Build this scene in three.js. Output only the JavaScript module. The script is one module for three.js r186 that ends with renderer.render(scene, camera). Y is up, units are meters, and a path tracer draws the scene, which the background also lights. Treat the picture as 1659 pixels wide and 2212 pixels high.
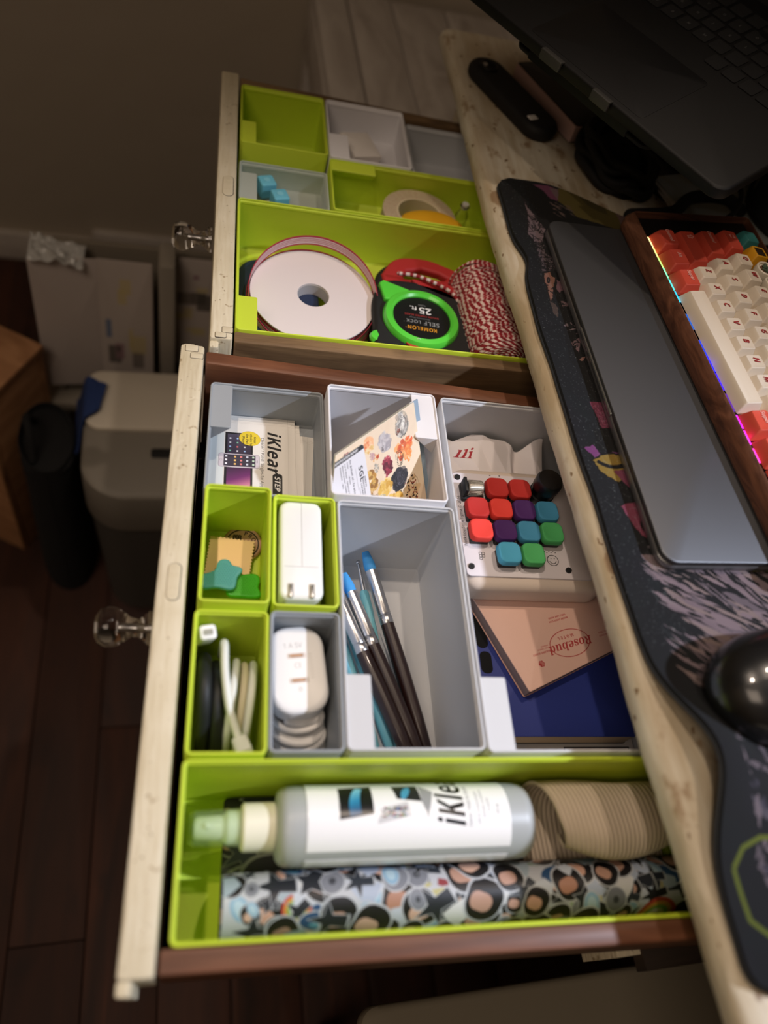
import * as THREE from 'three';
import { mergeGeometries, mergeVertices, toCreasedNormals } from 'three/addons/utils/BufferGeometryUtils.js';
import { FontLoader } from 'three/addons/loaders/FontLoader.js';
import { TextGeometry } from 'three/addons/geometries/TextGeometry.js';
import { ImprovedNoise } from 'three/addons/math/ImprovedNoise.js';
import { RectAreaLightUniformsLib } from 'three/addons/lights/RectAreaLightUniformsLib.js';

// ---------------------------------------------------------------- camera, exposure, lights
const scene = new THREE.Scene();
scene.background = new THREE.Color(0x000000);
const CAM_Y = 1.139;
const camera = new THREE.PerspectiveCamera(67.589, 1659 / 2212, 0.02, 20);
{
  const r = new THREE.Vector3(0.96607551, 0.22664001, 0.12382411), u = new THREE.Vector3(-0.01673763, 0.5333927, -0.84570212);
  const w = new THREE.Vector3(0.25771681, -0.81493959, -0.51909104).negate();
  camera.quaternion.setFromRotationMatrix(new THREE.Matrix4().makeBasis(r, u, w));
  camera.position.set(0, CAM_Y, 0);
}
camera.focus = 0.6;
camera.userData.fStop = 2.7;
const renderer = new THREE.WebGLRenderer({ antialias: true });
renderer.toneMapping = THREE.LinearToneMapping;
renderer.toneMappingExposure = 1.0;
renderer.shadowMap.enabled = true;
RectAreaLightUniformsLib.init();

const LIGHTS = [   // position, target, colour, candela, cone half-angle (degrees), size factor
  { at: [0.86, 1.50, 0.02], to: [0.07, 0.70, -0.17], color: 0xe4ecff, power: 3.8, cone: 25, size: 1.0 },   // clamp lamp on the right wall
  { at: [0.50, 2.28, -0.62], to: [0.16, 0.70, -0.27], color: 0xffe9d4, power: 2.1, cone: 19, size: 1.2 },  // ceiling spot over the desk
  { at: [-0.27, 2.28, -0.50], to: [0.13, 0.70, -0.24], color: 0xffe9d4, power: 2.35, cone: 19, size: 1.2 }, // ceiling spot left of the desk
];
for (const l of LIGHTS) {
  const s = new THREE.SpotLight(l.color, l.power, 0, THREE.MathUtils.degToRad(l.cone), 1, 2);
  s.position.set(...l.at); s.target.position.set(...l.to); s.castShadow = true; s.shadow.radius = l.size; s.shadow.bias = -0.0005;
  s.shadow.mapSize.set(2048, 2048); s.name = 'spot_light';
  scene.add(s, s.target);
}
// weak warm glow of the ceiling fitting that fills the room
const fill = new THREE.RectAreaLight(0xffe8d2, 3.6, 0.9, 0.9);
fill.position.set(-0.75, 2.40, 0.55); fill.lookAt(-0.75, 0, 0.55); fill.name = 'ceiling_panel_light'; scene.add(fill);

// ---------------------------------------------------------------- helpers
const noiseGen = new ImprovedNoise();
function rng(seed) { let s = seed >>> 0; return () => { s = (s + 0x6D2B79F5) | 0; let t = Math.imul(s ^ (s >>> 15), 1 | s); t = (t + Math.imul(t ^ (t >>> 7), 61 | t)) ^ t; return ((t ^ (t >>> 14)) >>> 0) / 4294967296; }; }
const N = (x, y, z = 0.5) => noiseGen.noise(x, y, z);
const fbm = (x, y, z = 0.5, o = 4) => { let s = 0, a = 0.5; for (let i = 0; i < o; i++) { s += a * N(x, y, z + i * 7.3); x *= 2.03; y *= 2.03; a *= 0.5; } return s; };
const clamp = (x, a = 0, b = 1) => Math.min(b, Math.max(a, x));
const lerp = (a, b, t) => a + (b - a) * t;
const sstep = (a, b, x) => { const t = clamp((x - a) / (b - a)); return t * t * (3 - 2 * t); };
const taken = {};
function numbered(n) { taken[n] = (taken[n] ?? -1) + 1; return taken[n] ? `${n}_${String(taken[n]).padStart(3, '0')}` : n; }

// frames in the plan: desk (world), lower drawer, upper drawer, keyboard, laptop
const FR = { world: { o: [0, 0], t: 0 }, low: { o: [0, -0.2], t: -0.05892 }, up: { o: [0.04, -0.6], t: -0.0383 }, lap: { o: [0.3, -0.37], t: -0.01155 }, kb: { o: [0.38, -0.37], t: 0.03 } };
function W(f, u, y, v) { const { o, t } = FR[f], c = Math.cos(t), s = Math.sin(t); return [o[0] + (c * u + s * v) / 1000, y / 1000, o[1] + (-s * u + c * v) / 1000]; }

function tag(o, label, category, group) { o.userData.label = label; o.userData.category = category; if (group) o.userData.group = group; return o; }
function thing(name, label, category, f, [u, y, v], turn = 0, group) {
  const o = new THREE.Group(); o.name = numbered(name); o.position.set(...W(f, u, y, v)); o.rotation.y = FR[f].t + turn;
  tag(o, label, category, group); scene.add(o); return o;
}
function norm(g) {          // non-indexed, position + normal + uv only, millimetres to metres once
  if (g.userData.done) return g;
  let h = g.index ? g.toNonIndexed() : g;
  for (const k of Object.keys(h.attributes)) if (!['position', 'normal', 'uv'].includes(k)) h.deleteAttribute(k);
  if (!h.attributes.uv) h.setAttribute('uv', new THREE.BufferAttribute(new Float32Array(h.attributes.position.count * 2), 2));
  return h;
}
function P(parent, name, geos, mat, pos, rot, label) {
  let g;
  if (Array.isArray(geos)) { g = mergeGeometries(geos.map(norm), false); } else g = geos;
  if (!g.userData.done) { g = norm(g); g.scale(0.001, 0.001, 0.001); g.userData.done = true; }
  const m = new THREE.Mesh(g, mat); m.name = parent ? name : numbered(name); m.castShadow = m.receiveShadow = true;
  if (pos) m.position.set(pos[0] / 1000, pos[1] / 1000, pos[2] / 1000);
  if (rot) m.rotation.set(...rot);
  if (label) m.userData.label = label;
  (parent ?? scene).add(m); return m;
}
const done = g => { g = norm(g); g.scale(0.001, 0.001, 0.001); g.userData.done = true; return g; };

// geometry, all in millimetres
function rrect(w, d, r, n = 5, cx = 0, cz = 0) {
  const p = []; r = Math.max(0.01, Math.min(r, w / 2, d / 2));
  for (const [sx, sz, a0] of [[1, 1, 0], [-1, 1, 1], [-1, -1, 2], [1, -1, 3]])
    for (let i = 0; i <= n; i++) { const a = (a0 + i / n) * Math.PI / 2; p.push([cx + sx * (w / 2 - r) + Math.cos(a) * r, cz + sz * (d / 2 - r) + Math.sin(a) * r]); }
  return p;
}
// rings: [{p:[[x,z]...], y: number | fn(x,z)}]; capTop / capBottom close the last / first ring
function loft(rings, { capTop = true, capBottom = true, crease = 0.55, uvTop = null, swap = false } = {}) {
  const pos = [], uv = []; let grp = 0;
  const V = rings.map(r => r.p.map(([x, z]) => [x, typeof r.y === 'function' ? r.y(x, z) : r.y, z]));
  const n = V[0].length; let prof = 0;
  const tri = (a, b, c, ua, ub, uc) => { pos.push(...a, ...b, ...c); uv.push(...ua, ...ub, ...uc); };
  for (let k = 0; k + 1 < V.length; k++) {
    const A = V[k], B = V[k + 1], dl = Math.hypot(...A[0].map((c, i) => c - B[0][i])); let per = 0;
    for (let i = 0; i < n; i++) {
      const j = (i + 1) % n, l = Math.hypot(A[i][0] - A[j][0], A[i][2] - A[j][2]);
      const u0 = per / 1000, u1 = (per + l) / 1000, v0 = prof / 1000, v1 = (prof + dl) / 1000; per += l;
      tri(A[i], B[i], B[j], [u0, v0], [u0, v1], [u1, v1]); tri(A[i], B[j], A[j], [u0, v0], [u1, v1], [u1, v0]);
    }
    prof += dl;
  }
  const nSide = pos.length / 3;
  const cap = (R, up) => {
    const c = [0, 0, 0]; R.forEach(q => q.forEach((x, i) => c[i] += x / n));
    const U = q => uvTop ? [(q[0] - uvTop[0]) / uvTop[2], 1 - (q[2] - uvTop[1]) / uvTop[3]] : swap ? [q[2] / 1000, q[0] / 1000] : [q[0] / 1000, -q[2] / 1000];
    for (let i = 0; i < n; i++) { const j = (i + 1) % n; up ? tri(c, R[j], R[i], U(c), U(R[j]), U(R[i])) : tri(c, R[i], R[j], U(c), U(R[i]), U(R[j])); }
  };
  if (capBottom) cap(V[0], false);
  const nB = pos.length / 3;
  if (capTop) cap(V[V.length - 1], true);
  let g = new THREE.BufferGeometry();
  g.setAttribute('position', new THREE.Float32BufferAttribute(pos, 3)); g.setAttribute('uv', new THREE.Float32BufferAttribute(uv, 2));
  g.computeVertexNormals(); g = toCreasedNormals(g, crease);
  g.clearGroups(); g.addGroup(0, nB, 0); if (capTop) g.addGroup(nB, pos.length / 3 - nB, 1);
  return g;
}
// slab with rounded corners and bevelled edges, base at y = 0; print: top uv runs 0..1 as seen from above
function slab(w, d, h, { r = 2, b = 0.5, print = false, swap = false, n = 5, nb = 3, taper = 0 } = {}) {
  const R = []; b = Math.min(b, h / 2.01);
  for (let i = 0; i <= nb; i++) { const a = i / nb * Math.PI / 2; R.push({ p: rrect(w - 2 * b * (1 - Math.sin(a)), d - 2 * b * (1 - Math.sin(a)), r, n), y: b * (1 - Math.cos(a)) }); }
  for (let i = 0; i <= nb; i++) { const a = i / nb * Math.PI / 2; R.push({ p: rrect(w - taper - 2 * b * (1 - Math.cos(a)), d - taper - 2 * b * (1 - Math.cos(a)), r, n), y: h - b + b * Math.sin(a) }); }
  return loft(R, { uvTop: print ? [-(w - taper) / 2 + b, -(d - taper) / 2 + b, w - taper - 2 * b, d - taper - 2 * b] : null, swap });
}
// board with uv in metres, grain along x (or along z when swap)
function board(w, h, d, x = 0, y = 0, z = 0, b = 0.8, swap = d > w) {
  const g = new THREE.BoxGeometry(w, h, d), q = slab(w, d, h, { r: b + 0.01, b, n: 2, nb: 2, swap }); g.dispose();
  q.translate(x, y, z);
  const p = q.attributes.position, nn = q.attributes.normal, uv = q.attributes.uv;
  for (let i = 0; i < p.count; i++) {
    const ax = Math.abs(nn.getX(i)), ay = Math.abs(nn.getY(i)), az = Math.abs(nn.getZ(i));
    const long = swap ? p.getZ(i) : p.getX(i);
    const other = ay >= ax && ay >= az ? (swap ? p.getX(i) : p.getZ(i)) : p.getY(i) + 37;
    uv.setXY(i, (ax > ay && ax > az && !swap) || (az > ax && az > ay && swap) ? p.getY(i) / 1000 : long / 1000, ((ax > ay && ax > az && !swap) ? p.getZ(i) : (az > ax && az > ay && swap) ? p.getX(i) : other) / 1000);
  }
  return q;
}
function tube(pts, r, { closed = false, seg = 0, rad = 10, tension = 0.5 } = {}) {
  const c = new THREE.CatmullRomCurve3(pts.map(p => new THREE.Vector3(...p)), closed, 'catmullrom', tension);
  const L = c.getLength(), s = seg || Math.min(220, Math.max(16, Math.round(L / 3)));
  const g = new THREE.TubeGeometry(c, s, r, rad, closed); const parts = [norm(g)];
  if (!closed) for (const t of [0, 1]) { const q = new THREE.SphereGeometry(r, rad, 6); const p = c.getPoint(t); q.translate(p.x, p.y, p.z); parts.push(norm(q)); }
  return mergeGeometries(parts, false);
}
function lathe(prof, seg = 40, axis = 'y') {
  const g = new THREE.LatheGeometry(prof.map(([x, y]) => new THREE.Vector2(Math.max(0.001, x), y)), seg);
  if (axis === 'x') g.rotateZ(-Math.PI / 2); if (axis === 'z') g.rotateX(Math.PI / 2);
  return toCreasedNormals(norm(g), 0.6);
}
function cyl(r1, r2, h, seg = 28, y = 0) { const g = new THREE.CylinderGeometry(r2, r1, h, seg); g.translate(0, y + h / 2, 0); return norm(g); }
function extrude(shape, h, b = 0.4, seg = 2, cs = 10) {   // shape drawn in (x, -z) plan, rises in y
  const g = new THREE.ExtrudeGeometry(shape, { depth: h - 2 * b, bevelEnabled: b > 0, bevelThickness: b, bevelSize: b, bevelSegments: seg, curveSegments: cs }); g.translate(0, 0, b);
  g.rotateX(-Math.PI / 2); return norm(g);
}
function shapeOf(pts, smooth = false, holes = []) {       // plan points [x, z]
  const s = new THREE.Shape(); const q = pts.map(([x, z]) => new THREE.Vector2(x, -z));
  if (smooth) { s.moveTo(q[0].x, q[0].y); s.splineThru([...q.slice(1), q[0]]); } else s.setFromPoints(q);
  for (const h of holes) { const p = new THREE.Path(); const hq = h.map(([x, z]) => new THREE.Vector2(x, -z)); p.setFromPoints(hq); s.holes.push(p); }
  return s;
}
const circle = (r, n = 32, cx = 0, cz = 0, rz = r) => Array.from({ length: n }, (_, i) => [cx + r * Math.cos(i / n * 2 * Math.PI), cz + rz * Math.sin(i / n * 2 * Math.PI)]);
// thick sheet from fn(s,t) -> [x,y,z], s,t in 0..1; uv = (s, t); thickness below the surface
function sheet(nu, nv, fn, th, crease = 1.0) {
  const top = [], bot = [];
  for (let i = 0; i <= nu; i++) for (let j = 0; j <= nv; j++) top.push(new THREE.Vector3(...fn(i / nu, j / nv)));
  const id = (i, j) => i * (nv + 1) + j;
  for (let i = 0; i <= nu; i++) for (let j = 0; j <= nv; j++) {
    const a = top[id(Math.max(0, i - 1), j)], b = top[id(Math.min(nu, i + 1), j)], c = top[id(i, Math.max(0, j - 1))], d = top[id(i, Math.min(nv, j + 1))];
    const n = new THREE.Vector3().crossVectors(d.clone().sub(c), b.clone().sub(a)).normalize();
    bot.push(top[id(i, j)].clone().addScaledVector(n, -th));
  }
  const pos = [], uv = []; const q = (A, ia, ib, ic, idd, flip) => { const s = flip ? [ia, ic, ib, ia, idd, ic] : [ia, ib, ic, ia, ic, idd]; for (const [k, v] of s) { pos.push(...A[k].toArray()); uv.push(...v); } };
  const U = (i, j) => [i / nu, j / nv];
  for (let i = 0; i < nu; i++) for (let j = 0; j < nv; j++) {
    q(top, [id(i, j), U(i, j)], [id(i, j + 1), U(i, j + 1)], [id(i + 1, j + 1), U(i + 1, j + 1)], [id(i + 1, j), U(i + 1, j)], false);
    q(bot, [id(i, j), U(i, j)], [id(i, j + 1), U(i, j + 1)], [id(i + 1, j + 1), U(i + 1, j + 1)], [id(i + 1, j), U(i + 1, j)], true);
  }
  const edge = (i0, j0, i1, j1) => { const a = top[id(i0, j0)], b = top[id(i1, j1)], c = bot[id(i1, j1)], d = bot[id(i0, j0)], u0 = U(i0, j0), u1 = U(i1, j1); for (const [k, v] of [[a, u0], [b, u1], [c, u1], [a, u0], [c, u1], [d, u0]]) { pos.push(...k.toArray()); uv.push(...v); } };
  for (let i = 0; i < nu; i++) { edge(i + 1, 0, i, 0); edge(i, nv, i + 1, nv); }
  for (let j = 0; j < nv; j++) { edge(0, j, 0, j + 1); edge(nu, j + 1, nu, j); }
  let g = new THREE.BufferGeometry(); g.setAttribute('position', new THREE.Float32BufferAttribute(pos, 3)); g.setAttribute('uv', new THREE.Float32BufferAttribute(uv, 2));
  g.computeVertexNormals(); return toCreasedNormals(g, crease);
}
// ---------------------------------------------------------------- textures and materials
const clone2 = (t, rx, ry) => { const c = t.clone(); c.repeat.set(rx, ry); c.needsUpdate = true; return c; };
function tex(w, h, fn, srgb = true, rep = 1) {
  const a = new Uint8Array(w * h * 4);
  for (let y = 0; y < h; y++) for (let x = 0; x < w; x++) { const c = fn(x / w, y / h); const k = 4 * (y * w + x); a[k] = clamp(c[0], 0, 255); a[k + 1] = clamp(c[1], 0, 255); a[k + 2] = clamp(c[2], 0, 255); a[k + 3] = 255; }
  const t = new THREE.DataTexture(a, w, h, THREE.RGBAFormat); t.wrapS = t.wrapT = THREE.MirroredRepeatWrapping; t.magFilter = THREE.LinearFilter; t.minFilter = THREE.LinearMipmapLinearFilter; t.generateMipmaps = true;
  if (srgb) t.colorSpace = THREE.SRGBColorSpace; t.repeat.set(rep, rep); t.needsUpdate = true; return t;
}
function canvas(w, h, draw) {
  const c = document.createElement('canvas'); c.width = w; c.height = h; const g = c.getContext('2d'); draw(g, w, h);
  const t = new THREE.CanvasTexture(c); t.colorSpace = THREE.SRGBColorSpace; t.anisotropy = 8; return t;
}
const mixc = (a, b, t) => [lerp(a[0], b[0], t), lerp(a[1], b[1], t), lerp(a[2], b[2], t)];
const wood = (a, b, c, { gx = 3, gy = 60, knots = 0.6, seed = 1, size = 0.3 } = {}) => tex(512, 512, (u, v) => {
  const w = fbm(u * gx * 0.5, v * 4, seed, 3) * knots; const g = fbm(u * gx, v * gy * 0.35 + w * 9, seed + 3, 4), f = fbm(u * gx * 6, v * gy * 4, seed + 9, 2);
  let t = clamp(0.5 + g * 1.3 + f * 0.5); let k = mixc(a, b, t); const s = sstep(0.18, 0.42, fbm(u * 5, v * 7, seed + 20, 4)); return mixc(k, c, s * 0.55);
}, true, 1 / size);
const M = {};
const std = (color, o = {}) => new THREE.MeshStandardMaterial({ color, roughness: 0.6, ...o });
const phy = (color, o = {}) => new THREE.MeshPhysicalMaterial({ color, roughness: 0.5, ...o });
M.paint = std(0xffffff, { roughness: 0.62, map: tex(512, 512, (u, v) => {   // old cream paint with chips, knocks and grime specks
  const l = fbm(u * 6, v * 6, 2, 4), g = fbm(u * 4, v * 90, 4, 3); let c = mixc([222, 212, 186], [203, 190, 158], clamp(0.5 + l * 0.9 + g * 0.5));
  const d = sstep(0.30, 0.40, fbm(u * 26, v * 20, 11, 4)); c = mixc(c, [140, 118, 84], d * 0.7); const e = sstep(0.34, 0.40, fbm(u * 60, v * 70, 17, 3)); return mixc(c, [112, 92, 66], e * 0.6);
}, true, 1 / 0.22), bumpMap: tex(256, 256, (u, v) => { const k = 128 + 200 * fbm(u * 9, v * 60, 5, 4) - 90 * sstep(0.28, 0.4, fbm(u * 22, v * 18, 11, 4)); return [k, k, k]; }, false, 1 / 0.22), bumpScale: 0.0009 });
M.deskTop = std(0xffffff, { roughness: 0.55, map: tex(1024, 1024, (u, v) => {   // cream paint rubbed through to tan wood
  const l = fbm(u * 5, v * 4, 31, 5), g = fbm(u * 60, v * 6, 33, 3); let c = mixc([216, 208, 188], [180, 162, 132], clamp(0.5 + l * 1.3 + g * 0.9));
  const d = sstep(0.16, 0.34, fbm(u * 14, v * 9, 41, 5)); c = mixc(c, [132, 102, 70], d * 0.7); const e = sstep(0.30, 0.36, fbm(u * 48, v * 30, 47, 3)); return mixc(c, [104, 76, 48], e * 0.7);
}, true, 1 / 0.4), bumpMap: tex(512, 512, (u, v) => { const k = 128 + 150 * fbm(u * 30, v * 12, 35, 5); return [k, k, k]; }, false, 1 / 0.4), bumpScale: 0.0012 });
M.sideWood = std(0xffffff, { roughness: 0.5, map: wood([124, 78, 52], [88, 52, 34], [150, 108, 76], { gx: 2, gy: 50, seed: 3 }) });
M.oldWood = std(0xffffff, { roughness: 0.7, map: wood([140, 112, 78], [92, 70, 46], [64, 48, 32], { gx: 2, gy: 70, seed: 13 }) });
M.darkWood = std(0xffffff, { roughness: 0.8, map: wood([58, 44, 32], [36, 27, 20], [24, 18, 13], { gx: 2, gy: 40, seed: 23 }) });
M.walnut = std(0xffffff, { roughness: 0.42, map: wood([116, 76, 56], [76, 46, 33], [58, 35, 25], { gx: 2.2, gy: 34, knots: 1.6, seed: 33, size: 0.16 }) });
M.plank = [0, 1, 2].map(k => std(0xffffff, { roughness: 0.75, map: wood([[66, 34, 18], [58, 29, 15], [74, 39, 21]][k], [42, 20, 10], [32, 15, 8], { gx: 1.5, gy: 40, seed: 43 + k, size: 0.5 }) }));
M.crate = std(0xffffff, { roughness: 0.7, map: wood([196, 146, 104], [164, 116, 78], [140, 98, 66], { seed: 53 }) });
M.white = [0, 1].map(k => std(0xffffff, { roughness: 0.7, map: wood([214, 206, 196], [188, 178, 168], [160, 148, 136], { gx: 2, gy: 40, seed: 63 + k, size: 0.4 }) }));
const layer = tex(8, 256, (u, v) => { const k = 128 + 100 * Math.sin(v * 32 * 2 * Math.PI); return [k, k, k]; }, false, 1); layer.repeat.set(1, 80);
const print3d = (c, o = {}) => phy(c, { roughness: 0.48, bumpMap: layer, bumpScale: 0.00004, ...o });
M.lime = print3d(0xcbe03a); M.grey = print3d(0x9aa0a5); M.light = print3d(0xc9cbce); M.binWhite = print3d(0xe8e7ea);
M.frost = print3d(0xdfe6dc, { transmission: 0.5, roughness: 0.7, thickness: 0 });
M.wall = std(0xb3a795, { roughness: 0.9, bumpMap: tex(256, 256, (u, v) => { const k = 128 + 120 * fbm(u * 20, v * 20, 3, 4); return [k, k, k]; }, false, 1), bumpScale: 0.002 });
M.ceil = std(0xa8a196, { roughness: 0.95 });
M.black = std(0x0b0b0c, { roughness: 0.5 }); M.blackMatte = std(0x0d0e10, { roughness: 0.85 }); M.steel = std(0xc9c9cb, { metalness: 1, roughness: 0.28 });
M.spaceGrey = std(0x77797d, { metalness: 0.85, roughness: 0.42 }); M.spaceBlack = std(0x0b0b0c, { metalness: 0.3, roughness: 0.6 });
M.whitePlastic = phy(0xeceded, { roughness: 0.3 }); M.paper = std(0xece8e2, { roughness: 0.8 }); M.glass = phy(0xffffff, { transmission: 1, thickness: 0.02, ior: 1.5, roughness: 0.03 });
const font = await new FontLoader().loadAsync('fonts/droid/droid_sans_bold.typeface.json');
// ---------------------------------------------------------------- the room (millimetres)
function struct(name, geos, mat, kids) { const m = P(null, name, geos, mat); m.userData.kind = 'structure'; return m; }
const bxm = (x0, x1, y0, y1, z0, z1, b = 0.5) => board(x1 - x0, y1 - y0, z1 - z0, (x0 + x1) / 2, y0, (z0 + z1) / 2, b);
const floor = struct('floor', [bxm(-1700, 1350, -60, -12, -1420, 1700)], M.darkWood);
{ const r = rng(5); for (let i = 0; i < 13; i++) { const x0 = -720 + i * 88; let z = -1318 - r() * 200; while (z < 620) { const L = 500 + r() * 500, z1 = Math.min(z + L, 640); if (z1 > -1250) P(floor, 'plank', [bxm(x0, x0 + 86.6, -12, 0, Math.max(z, -1319), z1 - 1.4, 0.8)], M.plank[(r() * 3) | 0]); z = z1; } } }
P(floor, 'outer_boards', [bxm(-1700, -721, -12, 0, -1320, 1700), bxm(425, 1350, -12, 0, -1320, 1700), bxm(-720, 424, -12, 0, 641, 1700)], M.plank[0]);
struct('wall_back', [bxm(-1700, 1350, 0, 2450, -1420, -1320)], M.wall);
struct('wall_right', [bxm(1250, 1350, 0, 2450, -1320, 1700)], M.wall);
struct('wall_left', [bxm(-1800, -1700, -60, 2450, -1420, 1700)], M.wall);
struct('wall_front', [bxm(-1700, 1350, 0, 2450, 1700, 1800)], M.wall);
struct('ceiling', [bxm(-1800, 1350, 2450, 2550, -1420, 1800)], M.ceil);
struct('baseboard_back', [bxm(-1700, -176, 0, 62, -1320, -1306, 3)], M.white[0]);
struct('trim_1', [bxm(-174, 160, 0, 84, -1320, -1308, 3)], M.white[1]);

// lamps: where the three lights come from
{
  const t = thing('wall_lamp', 'white metal wall lamp with a conical shade above the desk', 'lamp', 'world', [1250, 1560, 20]);
  P(t, 'arm', [tube([[0, 0, 0], [-160, 60, 0], [-330, 40, 0], [-360, 0, 0]], 7)], M.whitePlastic); P(t, 'wall_plate', [lathe([[0, 0], [45, 0], [45, 12], [20, 18], [0, 18]], 32, 'x').rotateY(Math.PI)], M.whitePlastic);
  const d = new THREE.Vector3().subVectors(new THREE.Vector3(...LIGHTS[0].to), new THREE.Vector3(...LIGHTS[0].at)).normalize();
  const q = new THREE.Quaternion().setFromUnitVectors(new THREE.Vector3(0, -1, 0), d), at = new THREE.Vector3(...LIGHTS[0].at).multiplyScalar(1000).sub(new THREE.Vector3(1250, 1560, 20));
  const sh = P(t, 'shade', [lathe([[62, -8], [63, -8], [22, 70], [0, 74], [0, 70], [20, 67], [61, -7]])], M.whitePlastic, at.toArray()); sh.quaternion.copy(q);
  const b = P(t, 'bulb', [lathe([[0, 22], [22, 22], [24, 30], [16, 48], [0, 50]])], std(0xffffff, { emissive: 0xeef2ff, emissiveIntensity: 4 }), at.toArray()); b.quaternion.copy(q);
}
const ceilingSpots = ['right ceiling spotlight, the one over the desk', 'left ceiling spotlight, the one over the open floor'];
[1, 2].forEach((k, i) => {
  const l = LIGHTS[k], t = thing('ceiling_spotlight', ceilingSpots[i], 'lamp', 'world', [l.at[0] * 1000, 2450, l.at[2] * 1000], 0, 'ceiling spotlights');
  P(t, 'housing', [lathe([[0, 0], [40, 0], [44, -150], [42, -150], [38, -60], [0, -60]].reverse())], M.whitePlastic);
  P(t, 'bulb', [lathe([[0, -62], [26, -62], [30, -100], [0, -120]].reverse())], std(0xffffff, { emissive: 0xffdcb6, emissiveIntensity: 5 }));
});
{ const t = thing('ceiling_panel', 'square frosted ceiling light panel', 'lamp', 'world', [-750, 2450, 550]); P(t, 'frame', [bxm(-470, 470, -30, 0, -470, -450), bxm(-470, 470, -30, 0, 450, 470), bxm(-470, -450, -30, 0, -450, 450), bxm(450, 470, -30, 0, -450, 450)], M.whitePlastic); P(t, 'diffuser', [bxm(-450, 450, -20, -5, -450, 450)], std(0xffffff, { emissive: 0xffe0c0, emissiveIntensity: 0.5 })); }

// ---------------------------------------------------------------- desk
{
  const t = thing('desk', 'old cream painted wooden desk with a worn rounded front edge', 'desk', 'world', [0, 0, 0]);
  // top: a worn, slightly wavy rounded edge
  const g = (() => {
    const prof = [[20, 0], [6, 0.5], [1.5, 3], [0, 8], [0.4, 13], [2.5, 17.5], [7, 20.2], [14, 21]], nz = 150, pos = [], uv = [], idx = [];
    const X1 = 1080, z0 = -885, z1 = 620;
    for (let k = 0; k <= nz; k++) {
      const z = lerp(z0, z1, k / nz); const wv = 1.6 * N(z * 0.012, 3.3) + 0.7 * N(z * 0.05, 7.1) + 12 * sstep(-560, -885, z) * 0.6;
      const L = [...prof.map(([x, y], i) => [263.5 + x + wv + 0.5 * N(z * 0.09, i * 2.1, 4), 729 + y + (y > 15 ? 0.5 * N(z * 0.07, i, 9) : 0)]), [330, 750], [500, 750], [800, 750], [X1, 750], [X1, 729], [600, 729]];
      let s = 0; L.forEach(([x, y], i) => { if (i) s += Math.hypot(x - L[i - 1][0], y - L[i - 1][1]); pos.push(x, y, z); uv.push(s / 1000, z / 1000); });
    }
    const n = prof.length + 6;
    for (let k = 0; k < nz; k++) for (let i = 0; i < n; i++) { const j = (i + 1) % n, a = k * n + i, b = k * n + j, c = a + n, d = b + n; idx.push(a, c, b, b, c, d); }
    for (const k of [0, nz]) for (let i = 1; i + 1 < n; i++) k ? idx.push(k * n, k * n + i + 1, k * n + i) : idx.push(0, i, i + 1);
    const q = new THREE.BufferGeometry(); q.setAttribute('position', new THREE.Float32BufferAttribute(pos, 3)); q.setAttribute('uv', new THREE.Float32BufferAttribute(uv, 2)); q.setIndex(idx);
    q.computeVertexNormals(); return toCreasedNormals(q.toNonIndexed(), 0.7);
  })();
  P(t, 'tabletop', g, M.deskTop);
  P(t, 'back_panel', [bxm(1040, 1058, 120, 729, -840, 590)], M.darkWood);
  P(t, 'side_panel', [bxm(300, 1040, 60, 729, -842, -822)], M.paint); P(t, 'side_panel', [bxm(640, 1040, 60, 729, 400, 420)], M.paint);
  P(t, 'rail', [bxm(288, 306, 545, 598, -822, 6)], M.paint, null, null, 'cream painted rail under the drawers');
  P(t, 'rail', [bxm(288, 306, 712, 729, -822, 24)], M.paint);
  P(t, 'drawer_runner', [bxm(306, 1040, 586, 600, -20, 16)], M.darkWood); P(t, 'drawer_runner', [bxm(306, 1040, 586, 600, -420, -400)], M.darkWood); P(t, 'drawer_runner', [bxm(306, 1040, 586, 600, -822, -790)], M.darkWood);
  for (const [x, z] of [[300, -815], [1020, -815], [1020, 400]]) P(t, 'leg', [bxm(x, x + 40, 0, 120, z, z + 40, 3)], M.paint);
}
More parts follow.
